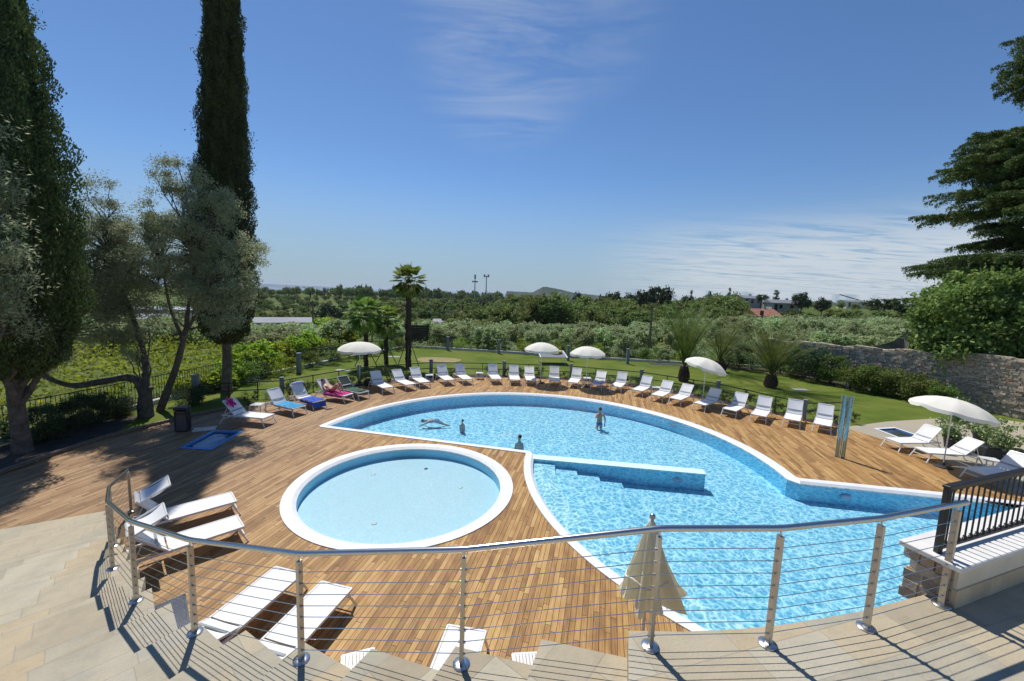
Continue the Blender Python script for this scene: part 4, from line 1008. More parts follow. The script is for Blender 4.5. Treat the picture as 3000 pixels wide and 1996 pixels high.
# swimmer standing waist-deep, hands at the face
q=at(1757,1224,-.04)
J=dict(pelvis=(0,0,-.08),chest=(0,0,.30),neck=(0,.0,.47),head=(-.02,-.02,.62),face=(-.9,-.4,-.1),shL=(-.17,0,.40),elL=(-.24,-.17,.24),wrL=(-.14,-.24,.46),shR=(.18,0,.40),elR=(.27,-.06,.16),wrR=(.24,-.16,-.04),
 hipL=(-.09,0,-.14),knL=(-.10,-.05,-.30),anL=(-.10,.26,-.36),toeL=(-.10,.36,-.38),hipR=(.09,0,-.14),knR=(.10,-.05,-.30),anR=(.10,.26,-.36),toeR=(.10,.36,-.38))
person('dark-haired swimmer standing waist-deep in the pool, one hand raised to the face',(q.x,q.y,-.24),0,J,suit=((0,0,-.10),(.17,.13,.10))).scale=(.9,.9,.9)
# swimmer with only the head above water, splash on the left
q=at(1522,1284,-.04)
J=dict(pelvis=(.0,.12,-.62),chest=(.0,.06,-.28),neck=(0,.02,-.06),head=(0,0,.09),face=(-.6,-.8,.0),shL=(-.14,.06,-.21),elL=(-.17,.04,-.44),wrL=(-.13,-.06,-.62),shR=(.14,.06,-.21),elR=(.17,.02,-.44),wrR=(.14,-.08,-.62),
 hipL=(-.09,.12,-.7),knL=(-.1,.1,-1.1),anL=(-.1,.1,-1.5),toeL=(-.1,0,-1.55),hipR=(.09,.12,-.7),knR=(.1,.1,-1.1),anR=(.1,.1,-1.5),toeR=(.1,0,-1.55))
person('swimmer with only the dark wet head above water, splashing in the middle of the pool',(q.x,q.y,-.11),0,J).scale=(.88,.88,.88)
rn=random.Random(5); m=MB()
for i in range(70):
    a=rn.uniform(0,2*PI); r=abs(rn.gauss(0,.32)); m.ell((q.x-.52+r*math.cos(a)*1.3,q.y+.12+r*math.sin(a)*.8,-.03+abs(rn.gauss(0,.05))*max(0,1-r)),(rn.uniform(.008,.03),rn.uniform(.008,.03),rn.uniform(.004,.016)),6,4)
tag(m.build('splash',M['foam']),'white splash of water beside the swimmer in the middle of the pool','splash',None,'stuff')
# far small head
q=at(1355,1232,-.04)
J=dict(pelvis=(.0,.12,-.62),chest=(.0,.06,-.28),neck=(0,.02,-.09),head=(0,0,.06),face=(-.6,-.8,.0),shL=(-.14,.06,-.21),elL=(-.17,.04,-.44),wrL=(-.13,-.06,-.62),shR=(.14,.06,-.21),elR=(.17,.02,-.44),wrR=(.14,-.08,-.62),
 hipL=(-.09,.12,-.7),knL=(-.1,.1,-1.1),anL=(-.1,.1,-1.5),toeL=(-.1,0,-1.55),hipR=(.09,.12,-.7),knR=(.1,.1,-1.1),anR=(.1,.1,-1.5),toeR=(.1,0,-1.55))
person('distant swimmer almost under water, just the top of the dark head showing',(q.x,q.y,-.12),.3,J).scale=(.62,.62,.62)
# swimmer floating face down by the left wall
q=at(1262,1216,-.04)
J=dict(pelvis=(.30,0,-.02),chest=(-.05,.0,.0),neck=(-.22,0,-.0),head=(-.36,0,-.02),face=(-.5,-.2,-.8),shL=(-.10,-.17,-.02),elL=(-.28,-.30,-.08),wrL=(-.46,-.28,-.16),shR=(-.10,.17,-.02),elR=(-.28,.30,-.1),wrR=(-.46,.34,-.16),
 hipL=(.36,-.09,-.04),knL=(.62,-.12,-.14),anL=(.92,-.14,-.22),toeL=(1.04,-.14,-.26),hipR=(.36,.09,-.04),knR=(.60,.14,-.18),anR=(.82,.16,-.32),toeR=(.93,.16,-.36))
person('swimmer in pale blue trunks floating face down near the left end of the pool',(q.x,q.y,-.30),.15,J,suit=((.28,0,0.0),(.20,.17,.10)),swimsuit='towel_lilac').scale=(.85,.85,.85)
# sunbather lying with knees up
lg=LOU[3]; a=R_(50); Mw=Matrix.Translation(lg.location)@lg.rotation_euler.to_matrix().to_4x4()
J=dict(pelvis=(1.02,0,SH+.13),chest=(1.32,0,SH+.24),neck=(1.46,0,SH+.37),head=(1.54,0,SH+.50),face=(-.8,0,.6),shL=(1.36,-.18,SH+.28),elL=(1.16,-.27,SH+.16),wrL=(.95,-.2,SH+.22),shR=(1.36,.18,SH+.28),elR=(1.16,.28,SH+.16),wrR=(.95,.2,SH+.22),
 hipL=(.98,-.09,SH+.12),knL=(.66,-.12,SH+.50),anL=(.44,-.12,SH+.10),toeL=(.32,-.12,SH+.06),hipR=(.98,.09,SH+.12),knR=(.62,.10,SH+.46),anR=(.38,.10,SH+.10),toeR=(.26,.1,SH+.06))
person('person in swimwear sunbathing on the magenta towel with both knees raised',tuple(lg.location),lg.rotation_euler.z,J,suit=((1.0,0,SH+.14),(.13,.17,.11)),swimsuit='towel_pink')
# ================================================================ VEGETATION
def leafquads(P,size,asp,rng,jit=.35,droop=0,dirs=None,up=0):
    n=len(P); a=rng.normal(size=(n,3)) if dirs is None else dirs+rng.normal(size=(n,3))*.35
    if droop: a[:,2]-=droop
    a/=np.linalg.norm(a,axis=1,keepdims=True)+1e-9; r=rng.normal(size=(n,3))
    if up: r=np.cross(a,np.array([0,0,1.])+rng.normal(size=(n,3))*up)
    else: r-= (r*a).sum(1,keepdims=True)*a
    r/=np.linalg.norm(r,axis=1,keepdims=True)+1e-9
    s=size*(1+rng.uniform(-jit,jit,size=(n,1))); A=a*s*.5; B=r*s*.5*asp
    return np.stack([P-A,P-A*.1-B,P+A,P+A*.1+B],axis=1)
def crown(rng,ells,nc,cr,nl,shell=.55,flat=.75):
    w=np.array([e[6] if len(e)>6 else e[3]*e[4]*e[5] for e in ells],float); w/=w.sum(); out=[];cs=[]
    for k in rng.choice(len(ells),nc,p=w):
        e=ells[k]; d=rng.normal(size=3); d/=np.linalg.norm(d); r=rng.uniform(shell,1.0)**.7
        c=np.array(e[:3])+d*r*np.array(e[3:6]); cs.append(c)
        q=rng.normal(size=(int(nl*rng.uniform(.6,1.4)),3))*cr*rng.uniform(.6,1.3)*np.array([1,1,flat]); out.append(c+q*.6)
    return np.concatenate(out),cs
def limb(m,a,b,r0,r1,wob=.08,n=6,rn=random):
    a=Vector(a);b=Vector(b);L=(b-a).length; pts=[];rs=[]
    for i in range(n+1):
        t=i/n; o=Vector((rn.uniform(-1,1),rn.uniform(-1,1),rn.uniform(-.5,.5)))*wob*L*(math.sin(PI*t))
        pts.append(a.lerp(b,t)+o); rs.append(r0+(r1-r0)*t)
    m.tube(pts,rs,8); return pts
def bushy(name,label,cat,loc,rad,h,mat,group=None,n=1500,leaf=.09,asp=.45,seed=1,bark=None,stem=True,rng_clump=.28,nc=None):
    rng=np.random.default_rng(seed); t=thing(name,label,cat,loc,0,group)
    P,cs=crown(rng,[(0,0,h*.52,rad[0],rad[1],h*.5)],nc or 26,rng_clump*max(rad),n//(nc or 26)); P[:,2]=np.abs(P[:,2])+.02
    quads_obj('foliage',leafquads(P,leaf,asp,rng),mat,t)
    if stem:
        m=MB()
        for i in range(5): m.tube([(0,0,0),(cs[i][0]*.4,cs[i][1]*.4,h*.3),(cs[i][0]*.8,cs[i][1]*.8,cs[i][2])],[.03,.02,.008],5)
        m.build('stem',bark or M['bark'],t)
    return t
# ---- the two big cypresses
def cypress(label,base,H,zb,prof,lean,seed,nq,trunk_r,leaf=.13,fork=True):
    """prof: (z, radius) pairs"""
    rng=np.random.default_rng(seed); t=thing('cypress_tree',label,'tree',base)
    zs=np.array([p[0] for p in prof]);rs=np.array([p[1] for p in prof])
    z=rng.uniform(zb,H,nq*2); r=np.interp(z,zs,rs); keep=rng.uniform(0,rs.max(),nq*2)<r+.15; z=z[keep][:nq]; r=r[keep][:nq]; n=len(z)
    th=rng.uniform(0,2*PI,n)
    # vertical plume relief
    rel=1+.12*np.sin(th*7+z*.35)*np.sin(z*.8+th)+.10*np.sin(th*11-z*.9+1)+.07*np.sin(z*2.6+th*3)+.07*np.sin(z*6.1+th*9)
    rr=r*rel*(1-np.abs(rng.normal(size=n))*.13); rr+=rng.exponential(.035,n)*(rng.uniform(size=n)<.3)
    P=np.stack([rr*np.cos(th)+lean[0]*z/H,rr*np.sin(th)+lean[1]*z/H,z],1)
    d=np.stack([np.cos(th)*.35,np.sin(th)*.35,np.ones(n)*1.2],1)
    Q=[leafquads(P,leaf,.5,rng,dirs=d)]
    # stray tufts sticking out of the outline
    tf=[]
    for i in range(46):
        zz=rng.uniform(zb+1,H*.9); a=rng.uniform(0,2*PI); rad=np.interp(zz,zs,rs)*rng.uniform(1.0,1.12)+.04; c=np.array([rad*np.cos(a)+lean[0]*zz/H,rad*np.sin(a)+lean[1]*zz/H,zz]); tf.append(c+rng.normal(size=(90,3))*np.array([.12,.12,.18]))
    Q.append(leafquads(np.concatenate(tf),leaf*.9,.5,rng))
    quads_obj('crown',np.concatenate(Q),M['cypress'],t)
    m=MB(); core=[(.9,zb*1.1)]
    # dark inner core so the plume is not see-through
    kz=[zb+.3+(H-zb-1.0)*i/24 for i in range(25)]
    vs=[];n2=18
    for zz in kz:
        rad=float(np.interp(zz,zs,rs))*.78
        for k in range(n2): a=2*PI*k/n2; q=rad*(1+.08*math.sin(a*5+zz)); vs.append((q*math.cos(a)+lean[0]*zz/H,q*math.sin(a)+lean[1]*zz/H,zz))
    m.add(vs,[(i*n2+k,i*n2+(k+1)%n2,(i+1)*n2+(k+1)%n2,(i+1)*n2+k) for i in range(24) for k in range(n2)]); m.build('inner_foliage',M['cypress'],t,smooth=True)
    m=MB(); rn=random.Random(seed); m.tube([(0,0,-.05),(0,0,.5),(lean[0]*.1,0,zb*.6),(lean[0]*.15,0,zb+.8)],[trunk_r*1.25,trunk_r,trunk_r*.92,trunk_r*.8],14)
    for i in range(9 if fork else 4):
        a=rn.uniform(0,2*PI); rad=float(np.interp(zb+1.4,zs,rs))*.7; limb(m,(0,0,zb*(.55 if fork else .85)+rn.uniform(0,.8)),(rad*math.cos(a),rad*math.sin(a),zb+rn.uniform(.8,2.4)),.10 if fork else .07,.03,.05,6,rn)
    m.build('trunk',M['bark'],t,smooth=True); return t
q=at(66,1324)
cypress('huge dark cypress with a thick trunk at the far left edge of the deck',(q.x,q.y,0),22.5,2.35,[(2.3,.4),(2.9,1.15),(4,1.55),(6.5,1.68),(9,1.58),(11.5,1.30),(14.5,.92),(18,.6),(22.5,.05)],(-.35,0),21,160000,.21,.09)
q=at(665,1151)
cypress('tall slim dark cypress rising behind the olive trees on the left lawn',(q.x,q.y,0),23,2.5,[(2.4,.3),(3.1,.95),(4.5,1.2),(7,1.18),(9.5,1.06),(12,.93),(15.8,.78),(20,.52),(23,.05)],(.75,0),22,130000,.22,.088,False)
# ---- olive trees by the deck
def olive(label,base,limbs,ells,nc,cr,nl,seed,leaf=.11):
    rng=np.random.default_rng(seed); rn=random.Random(seed); t=thing('olive_tree',label,'tree',base)
    m=MB(); ends=[]
    for pts,r0,r1 in limbs:
        pts=[Vector(p) for p in pts]; n=len(pts); fine=[];rs=[]
        for i in range(n-1):
            for k in range(4):
                u=k/4; p0=pts[max(i-1,0)];p1=pts[i];p2=pts[i+1];p3=pts[min(i+2,n-1)]
                p=.5*((2*p1)+(p2-p0)*u+(2*p0-5*p1+4*p2-p3)*u*u+(3*p1-p0-3*p2+p3)*u**3); fine.append(p); rs.append(r0+(r1-r0)*(i+u)/(n-1))
        fine.append(pts[-1]); rs.append(r1); m.tube(fine,[q*(1+rn.uniform(-.1,.1)) for q in rs],10); ends.append(pts[-1])
    P,cs=crown(rng,ells,nc,cr,nl,.35,.8)
    for c in cs[::3]:
        e=min(ends,key=lambda q:(q-Vector(c)).length); limb(m,e,c,.035,.008,.10,5,rn)
    m.build('trunk',M['barkgrey'],t,smooth=True)
    quads_obj('crown',leafquads(P,leaf,.28,rng,up=0),M['olive'],t); return t
B=at(469,1202)
olive('leaning silver-green olive tree with a broad crown in front of the slim cypress',(B.x,B.y,0),
  [([(0,0,0),(.35,.1,1.0),(.8,.0,1.9),(1.35,-.1,3.4)],.17,.10),([(1.35,-.1,3.4),(1.6,-.1,4.8),(1.9,0,6.6)],.09,.03),([(1.3,-.1,3.3),(2.2,-.3,4.5),(3.0,-.5,5.6)],.07,.03),([(1.2,-.1,3.1),(.6,.1,4.4),(.3,.2,6.0)],.07,.03)],
  [(1.5,-.1,9.4,.8,.8,1.2),(.35,.2,8.2,.75,.8,1.1),(2.7,-.2,7.8,1.15,1.0,1.4),(4.1,-.3,6.5,.85,.8,.9),(3.4,-.3,5.2,1.05,.9,.9),(2.1,-.1,5.6,1.1,1.0,1.3),(1.2,0,6.7,1.1,1.1,1.6),(.3,.3,5.4,.8,.9,1.1),(4.9,-.3,6.9,.35,.4,.4),(2.4,0,4.1,.8,.7,.8),(3.4,-.2,8.6,.5,.5,.6),(-.35,.2,6.9,.8,.8,1.2),(1.0,.3,4.3,.7,.7,.6),(2.9,-.2,4.0,.8,.7,.5)],400,.25,175,31,.10)
A=at(428,1220)
olive('old twisted olive tree with a long low branch reaching left along the fence',(A.x,A.y,0),
  [([(0,0,0),(.0,0,.6),(.12,.0,1.25)],.30,.18),([(.05,0,.7),(-.35,-.05,1.55),(-1.3,-.3,1.45),(-2.2,-.7,1.35),(-3.0,-1.0,1.9),(-3.5,-1.2,2.8)],.16,.06),([(.1,0,1.2),(-.3,.4,2.6),(-1.2,.8,4.6),(-2.0,1.0,6.6)],.13,.04),([(-3.0,-1.0,1.9),(-2.9,-1.1,3.4)],.06,.03)],
  [(-2.5,.9,6.2,1.3,1.2,2.3),(-1.4,.9,7.0,.9,.9,1.3),(-1.5,.6,5.2,1.2,1.1,1.7),(-1.0,.5,3.9,1.3,1.0,1.0),(-2.2,.8,8.6,.75,.7,1.1),(-2.6,-.9,2.2,.8,.7,.65),(-.3,.4,2.6,.6,.6,.6),(-2.6,.3,4.4,.9,.9,1.1),(-.7,.5,5.6,.8,.8,1.0),(-1.6,.2,3.0,.7,.7,.5)],270,.34,250,32,.10)
olive('dense olive tree crown hanging in front of the huge cypress at the left photo edge',(-15.6,10.2,0),
  [([(0,0,0),(.2,.1,1.2),(.5,.2,2.6)],.26,.18),([(.5,.2,2.6),(1.2,.4,4.4),(1.8,.6,6.2)],.12,.04),([(.5,.2,2.6),(1.4,.3,3.2),(2.1,.5,3.9)],.10,.04)],
  [(1.3,.5,8.2,1.25,1.1,1.3),(1.8,.5,5.9,1.15,1.0,1.3),(1.5,.4,4.2,1.0,1.0,.9),(.6,.3,6.8,1.2,1.2,2.0)],130,.36,420,33)
# ---- palms
def fan_palm(label,base,H,R,nf,seed,tr=.11,prop=1.5,group=None):
    rng=random.Random(seed); t=thing('fan_palm',label,'palm tree',base,rng.uniform(0,6),group)
    m=MB(); n=int(H/.12); m.tube([(.02*math.sin(i*.9),.02*math.cos(i*.7),H*i/n) for i in range(n+1)],[tr*(1+.18*((i%2)))*(1.15-.15*i/n) for i in range(n+1)],10); m.build('trunk',M['palmbark'],t)
    fr=MB(); vs=[];V=[]
    for i in range(nf):
        az=i*2.39996+rng.uniform(-.2,.2); el=R_(80-150*(i/nf)**.85+rng.uniform(-6,6)); L=R*rng.uniform(.5,.62)
        d=Vector((math.cos(az)*math.cos(el),math.sin(az)*math.cos(el),math.sin(el))); p0=Vector((0,0,H)); p1=p0+d*L
        fr.tube([p0,p0.lerp(p1,.5)+Vector((0,0,.03)),p1],[.014,.010,.007],4)
        side=d.cross(Vector((0,0,1))); side=side.normalized() if side.length>.05 else Vector((1,0,0)); nu=side.cross(d)
        Lb=R*rng.uniform(.42,.5); nb=17
        for k in range(nb):
            a=-1.9+3.8*k/(nb-1); bd=(d*math.cos(a)+side*math.sin(a)); tip=p1+bd*Lb*(.75+.25*math.cos(a))+Vector((0,0,-.10*R*abs(rng.gauss(.7,.3))))
            mid=p1+bd*Lb*.55; w=side*math.cos(a)-d*math.sin(a); w=w*(.045*R)
            V.append([p1,mid-w,tip,mid+w])
    fr.build('frond_stalk',M['palm'],t)
    quads_obj('crown',np.array([[list(q) for q in v] for v in V]),M['palm'],t)
    if prop:
        for s in (-1,1):
            MB().bar((0,0,prop),(s*.75,-.25*s*.2,0),.05,.05).build('support_pole',M['wood_pole'],t)
        MB().bar((0,0,prop),(0,-.7,0),.05,.05).build('support_pole',M['wood_pole'],t)
    t.rotation_euler.z=.2; return t
q=at(1196,1075); fan_palm('tallest fan palm on the lawn, propped by wooden poles, with a bare dark trunk',(q.x,q.y,0),6.1,1.35,46,5,.17,2.2)
q=at(1072,1074); fan_palm('fan palm with yellowish crown, left of the three, rising behind the left parasol',(q.x,q.y,0),3.7,1.5,38,6,.13,1.6)
q=at(1131,1066); fan_palm('shorter dark green fan palm between the other two fan palms',(q.x,q.y,0),3.2,1.35,40,7,.13,1.5)
def date_palm(label,base,th,tr,L,nf,seed,spread=1.0,lean=0):
    rng=random.Random(seed); t=thing('date_palm',label,'palm tree',base,0)
    m=MB(); n=10; m.tube([(0,0,th*i/n) for i in range(n+1)],[tr*(1.25*(1-(i/n)**2.2*.55)) for i in range(n+1)],12)
    for i in range(90):
        a=i*2.4; z=th*(.05+.9*i/90); r=tr*(1.25*(1-(z/th)**2.2*.5)+.06*math.sin(i)); m.tube([(r*.7*math.cos(a),r*.7*math.sin(a),z-.05),(r*1.22*math.cos(a),r*1.22*math.sin(a),z+.12)],[.06,.035],5)
    m.build('trunk',M['datebark'],t)
    st=MB(); V=[]
    for i in range(nf):
        az=i*2.39996+rng.uniform(-.25,.25); f=i/nf; el0=R_(88-52*f*spread+rng.uniform(-5,5)); ll=L*rng.uniform(.82,1.05)
        p=Vector((0,0,th*.95)); d=Vector((math.cos(az)*math.cos(el0)+lean,math.sin(az)*math.cos(el0),math.sin(el0))).normalized(); pts=[p.copy()]; nseg=12; dirs=[]
        for k in range(nseg):
            d=(d+Vector((math.cos(az)*.04,math.sin(az)*.04,-.02-.11*(k/nseg)**2*spread-.02*f))).normalized(); p=p+d*ll/nseg; pts.append(p.copy()); dirs.append(d.copy())
        st.tube(pts,[.022*(1-.8*k/nseg) for k in range(nseg+1)],4)
        for k in range(3,nseg):
            for u in (0,.33,.66):
                b=pts[k].lerp(pts[k+1],u); dd=dirs[k]; sd=dd.cross(Vector((0,0,1))); sd=sd.normalized() if sd.length>.05 else Vector((1,0,0)); nu=sd.cross(dd)
                le=.42*math.sin(PI*min(1,(k+u)/(nseg)*.9+.12))+.10
                for s in (-1,1):
                    ld=(dd*.85+sd*s*.75+nu*rng.uniform(.0,.35)+Vector((0,0,-.15))).normalized(); tp=b+ld*le; md=b+ld*le*.4; w=dd.cross(ld).cross(ld).normalized()*.018
                    V.append([b,md-w,tp,md+w])
    st.build('frond_stalk',M['datepalm'],t); quads_obj('crown',np.array([[list(q) for q in v] for v in V]),M['datepalm'],t); return t
q=at(2002,1117); date_palm('fat date palm with upright feathery fronds behind the low table',(q.x,q.y,0),1.0,.25,5.0,44,8,.40)
q=at(2107,1088); date_palm('date palm standing behind the tilted parasol canopy',(q.x,q.y,0),.8,.34,5.0,32,9,.80,.08)
q=at(2257,1135); date_palm('small date palm with a swollen reddish trunk in front of the stone wall',(q.x,q.y,0),.85,.27,4.3,36,10,.72,-.05)
# ---- cedar beyond the wall on the right
def cedar(label,base,H,seed):
    rng=np.random.default_rng(seed); rn=random.Random(seed); t=thing('cedar_tree',label,'tree',base)
    m=MB(); m.tube([(0,0,0),(0,0,8),(0,0,16),(0,0,H)],[.55,.42,.25,.05],12); Q=[]
    todir=Vector((-base[0],-base[1]-6)).normalized(); a_cam=math.atan2(todir.y,todir.x)
    k=0; z=6.6
    while z<H-1:
        L0=(9.4*(1-(z-6)/(H-4))**.42)+.5
        for j in range(8):
            az=rn.uniform(0,2*PI) if j>3 else PI*.93+rn.uniform(-.75,.75)
            zj=rn.uniform(-.55,.55); L=L0*rn.uniform(.55,1.08); rise=rn.uniform(.02,.12)
            pts=[];n=8
            for i in range(n+1):
                u=i/n; pts.append(Vector((math.cos(az)*L*u,math.sin(az)*L*u,z+zj+L*rise*u-.05*L*u*u*1.3)))
            m.tube(pts,[.10*(1-.85*i/n)*(L/8+.3) for i in range(n+1)],6)
            dens=1.0 if math.cos(az-PI*.98)>.1 else .3
            nt=int(13+L*1.8); PT=np.array([list(p) for p in pts])
            for i in range(nt):
                tu=.16+.84*(i+rn.random())/nt; sg=-1 if i%2 else 1; idx=min(tu*n,n-.001); i0=int(idx); b0=PT[i0]*(1-idx+i0)+PT[i0+1]*(idx-i0)
                l=(.16+.30*math.sin(PI*min(1,tu*.75+.2)))*L*rn.uniform(.55,1.1); a2=az+sg*R_(rn.uniform(28,62)); dr=rn.uniform(.10,.30)
                N=int(l*210*dens); u=rng.uniform(0,1,N); w=.30*(1-.6*u)
                lat=rng.normal(size=N)*w*.5; x=np.cos(a2)*l*u-np.sin(a2)*lat; y=np.sin(a2)*l*u+np.cos(a2)*lat
                zz=l*.10*u-dr*l*u*u-np.abs(rng.normal(size=N))*.17-np.abs(lat)*.25
                Q.append(leafquads(np.stack([b0[0]+x,b0[1]+y,b0[2]+zz],1),.17,.30,rng,droop=.7))
                if dens==1 and i%2==0: m.tube([tuple(b0),(b0[0]+math.cos(a2)*l*.8,b0[1]+math.sin(a2)*l*.8,b0[2]-dr*l*.5)],[.03,.008],4)
        z+=rn.uniform(.9,1.4)
    m.build('trunk',M['bark'],t,smooth=True); quads_obj('crown',np.concatenate(Q),M['cedar'],t); return t
cedar('big spreading cedar with layered drooping boughs at the right photo edge',(38.4,25.8,0),29,41)
# ---- broad tree behind the wall
def broad(label,base,ells,nc,cr,nl,mat,seed,leaf,trunk=.2,name='broadleaf_tree',cat='tree',group=None):
    rng=np.random.default_rng(seed); rn=random.Random(seed); t=thing(name,label,cat,base,0,group)
    P,cs=crown(rng,ells,nc,cr,nl,.5); quads_obj('crown',leafquads(P,leaf,.6,rng),mat,t)
    m=MB(); zc=min(e[2]-e[5]*.7 for e in ells); m.tube([(0,0,-.1),(0,0,max(.6,zc))],[trunk*1.2,trunk*.8],10)
    for c in cs[::max(1,len(cs)//14)]: limb(m,(0,0,max(.5,zc*.9)),c,trunk*.45,.02,.08,5,rn)
    m.build('trunk',M['bark'],t,smooth=True); return t
q=dp(2885,38)
broad('bright green round-headed tree growing behind the stone wall under the cedar',(q.x,q.y,-.2),[(-.4,0,4.9,3.2,2.8,2.4),(-2.0,-.5,3.6,1.8,1.8,1.6),(1.8,0,4.8,2.2,2.2,2.0),(-.4,0,6.7,2.0,1.8,1.4),(.4,-.3,3.2,2.4,2.2,1.1)],190,.55,300,M['decid'],51,.24,.25)
broad('dark shaded tree under the cedar at the right photo edge behind the wall',(q.x+5.0,q.y-1.5,-.2),[(0,0,3.6,3.4,3.0,3.0),(-2.5,0,2.4,2.2,2,1.8)],110,.6,240,M['dshrub'],52,.24,.3)
broad('low dark shrubby tree in the shade beneath the bright green tree',(q.x+1.0,q.y+.5,-.2),[(0,0,1.9,3.2,1.4,1.5)],70,.5,200,M['dshrub'],53,.22,.12)
# ---- shrubs by the wall
for i,(px,py,r,h,mt) in enumerate(((2532,1150,1.0,1.5,'shrub'),(2580,1158,1.05,1.65,'shrub'),(2632,1166,1.0,1.65,'decid'),(2688,1176,1.1,1.5,'shrub'),(2745,1192,1.1,1.35,'decid'),(2800,1205,.9,1.1,'shrub'))):
    q=at(px,py); w=['leftmost','second','third','fourth','fifth','rightmost'][i]
    bushy('shrub',f'rounded green shrub in front of the stone wall, {w} of the row of six',"shrub",(q.x,q.y+.7,0),(r,r*.8),h,M[mt],'shrubs along the foot of the stone wall',3400,.12,.5,60+i)
for i,(px,py,r,h,mt) in enumerate(((2330,1108,1.1,2.9,'shrub'),(2372,1118,1.0,2.5,'dshrub'),(2415,1124,1.0,2.3,'dshrub'),(2452,1132,.9,2.0,'shrub'),(2300,1100,1.0,2.4,'dshrub'),(2215,1088,1.2,3.0,'olive_far'),(2175,1082,1.1,2.6,'dshrub'),(2140,1080,1.0,2.2,'olive_far'),(2060,1074,1.0,2.2,'olive_far'))):
    q=at(px,py); w=['tallest light green one beside the stone wall end','first dark one to the right of the tallest','second dark one to the right of the tallest','last one before the grey obelisk','dark one behind the small date palm','big silvery one between the two right date palms','dark one right of the tilted parasol canopy','silvery one just right of the middle date palm trunk','silvery one between the fat palm and the middle date palm'][i]
    bushy('tall_shrub','tall loose shrub, '+w,"shrub",(q.x,q.y+.6,0),(r,r*.9),h,M[mt],'tall shrubs between the palms and the wall',2600,.13,.4,80+i)
# ---- planting on the left under the trees
for i,(px,py,r,h) in enumerate(((105,1300,.7,1.15),(165,1285,.8,1.2),(228,1262,.8,1.15),(290,1240,.75,1.1),(345,1222,.6,.95),(560,1190,.6,.9))):
    q=at(px,py); w=['right beside the thick cypress trunk','second from the thick cypress trunk','third from the thick cypress trunk','fourth from the thick cypress trunk','just left of the twisted olive trunk','behind the litter bin beside the grey post'][i]
    bushy('oleander','dark oleander bush in the shaded bed, '+w,'bush',(q.x-.2,q.y+.1,0),(r,r),h,M['dshrub'],'oleander bushes along the deck edge',3600,.13,.16,100+i)
# small shrubs of the bed behind the loungers
rn=random.Random(4); protoS=[]
for s in range(4):
    protoS.append(bushy('lavender_bush','low green lavender bush in the narrow bed behind the loungers','bush',(0,-200,0),(.33,.33),.42,M['lavender'] if s%2 else M['dshrub'],'low bushes in the bed behind the loungers',520,.075,.25,120+s,stem=False,nc=14))
bedline=[(-11.7,17.9),(-10.2,20.6),(-8.0,23.3),(-4.9,25.5),(-2.3,26.35),(.1,26.6),(3.5,26.55),(6.8,25.75),(9.5,24.2),(11.5,22.3),(13.1,20.5),(15.2,18.6),(17.0,19.0)]
cnt=0
for a_,b_ in zip(bedline,bedline[1:]):
    L=(Vector(a_)-Vector(b_)).length; n=int(L/.55)
    for i in range(n):
        if rn.random()<.12: continue
        u=(i+rn.uniform(.2,.8))/n; k=cnt%4; o=protoS[k] if cnt<4 else copy_tree(protoS[k]); cnt+=1
        s=rn.uniform(.7,1.35)*(1.3 if a_[0]<-7 else 1); o.location=(a_[0]+(b_[0]-a_[0])*u+rn.uniform(-.1,.1),a_[1]+(b_[1]-a_[1])*u+rn.uniform(-.12,.12),0); o.rotation_euler.z=rn.uniform(0,6); o.scale=(s,s,s*rn.uniform(.8,1.3))
# hedge shrubs inside the far fence
protoH=[bushy('hedge_shrub','leafy green shrub in the hedge along the pale fence kerb','bush',(0,-210,0),(.75,.55),1.15,M[m_],'hedge shrubs along the fence',1500,.11,.4,140+s,stem=False,nc=18) for s,m_ in enumerate(('shrub','dshrub','vine','shrub'))]
cnt=0
for (a_,b_,st,off) in (((-8.6,38.2),(-1.2,37.0),1.25,1.05),((-1.2,37.0),(4.4,35.8),1.2,1.05),((4.4,35.8),(11.8,34.7),1.2,1.05),((11.8,34.7),(20.6,33.9),1.25,1.05),((-14.9,21.6),(-13.6,26.3),1.1,-.1),((-13.5,26.8),(-11.6,32.3),1.2,-.1),((-11.6,32.3),(-9.8,37),1.4,-.1)):
    L=(Vector(a_)-Vector(b_)).length; n=int(L/st)
    for i in range(n):
        u=(i+rn.uniform(.3,.7))/n; k=rn.randrange(4) if cnt>=4 else cnt; o=protoH[k] if cnt<4 else copy_tree(protoH[k]); cnt+=1
        s=rn.uniform(.75,1.12); o.location=(a_[0]+(b_[0]-a_[0])*u,a_[1]+(b_[1]-a_[1])*u+off,0); o.rotation_euler.z=rn.uniform(0,6); o.scale=(s,s,s)
# potted plants on the path
for (px,py,lb,r,h,long_) in ((2786,1312,'bushy variegated plant in a dark round pot behind the parasol pole',.42,.95,False),(2935,1345,'large variegated plant in a long dark trough at the right photo edge',.62,1.0,True),(2872,1300,'small sparse plant in a dark pot between the two variegated ones',.3,.55,False)):
    q=at(px,py); t=thing('potted_plant',lb,'potted plant',(q.x,q.y,0),-.3,'potted plants on the path'); rng=np.random.default_rng(int(px))
    if long_: MB().prism([(-.65,-.26),(.65,-.26),(.65,.26),(-.65,.26)],0,.42).build('pot',M['pot'],t,bevel=.02)
    else: MB().lathe([(.20,0),(.27,.40),(.30,.40),(.30,.45),(.25,.45)],20).build('pot',M['pot'],t,smooth=True)
    P,cs=crown(rng,[(0,0,.42+h*.5,r*(1.15 if long_ else 1),r*.85,h*.55)],26,.2,60 if r>.4 else 20); quads_obj('foliage',leafquads(P,.11,.5,rng),M['potplant'],t)
    m=MB(); [m.tube([(0,0,.4),tuple(c)],[.012,.005],5) for c in cs[:9]]; m.build('stem',M['bark'],t)
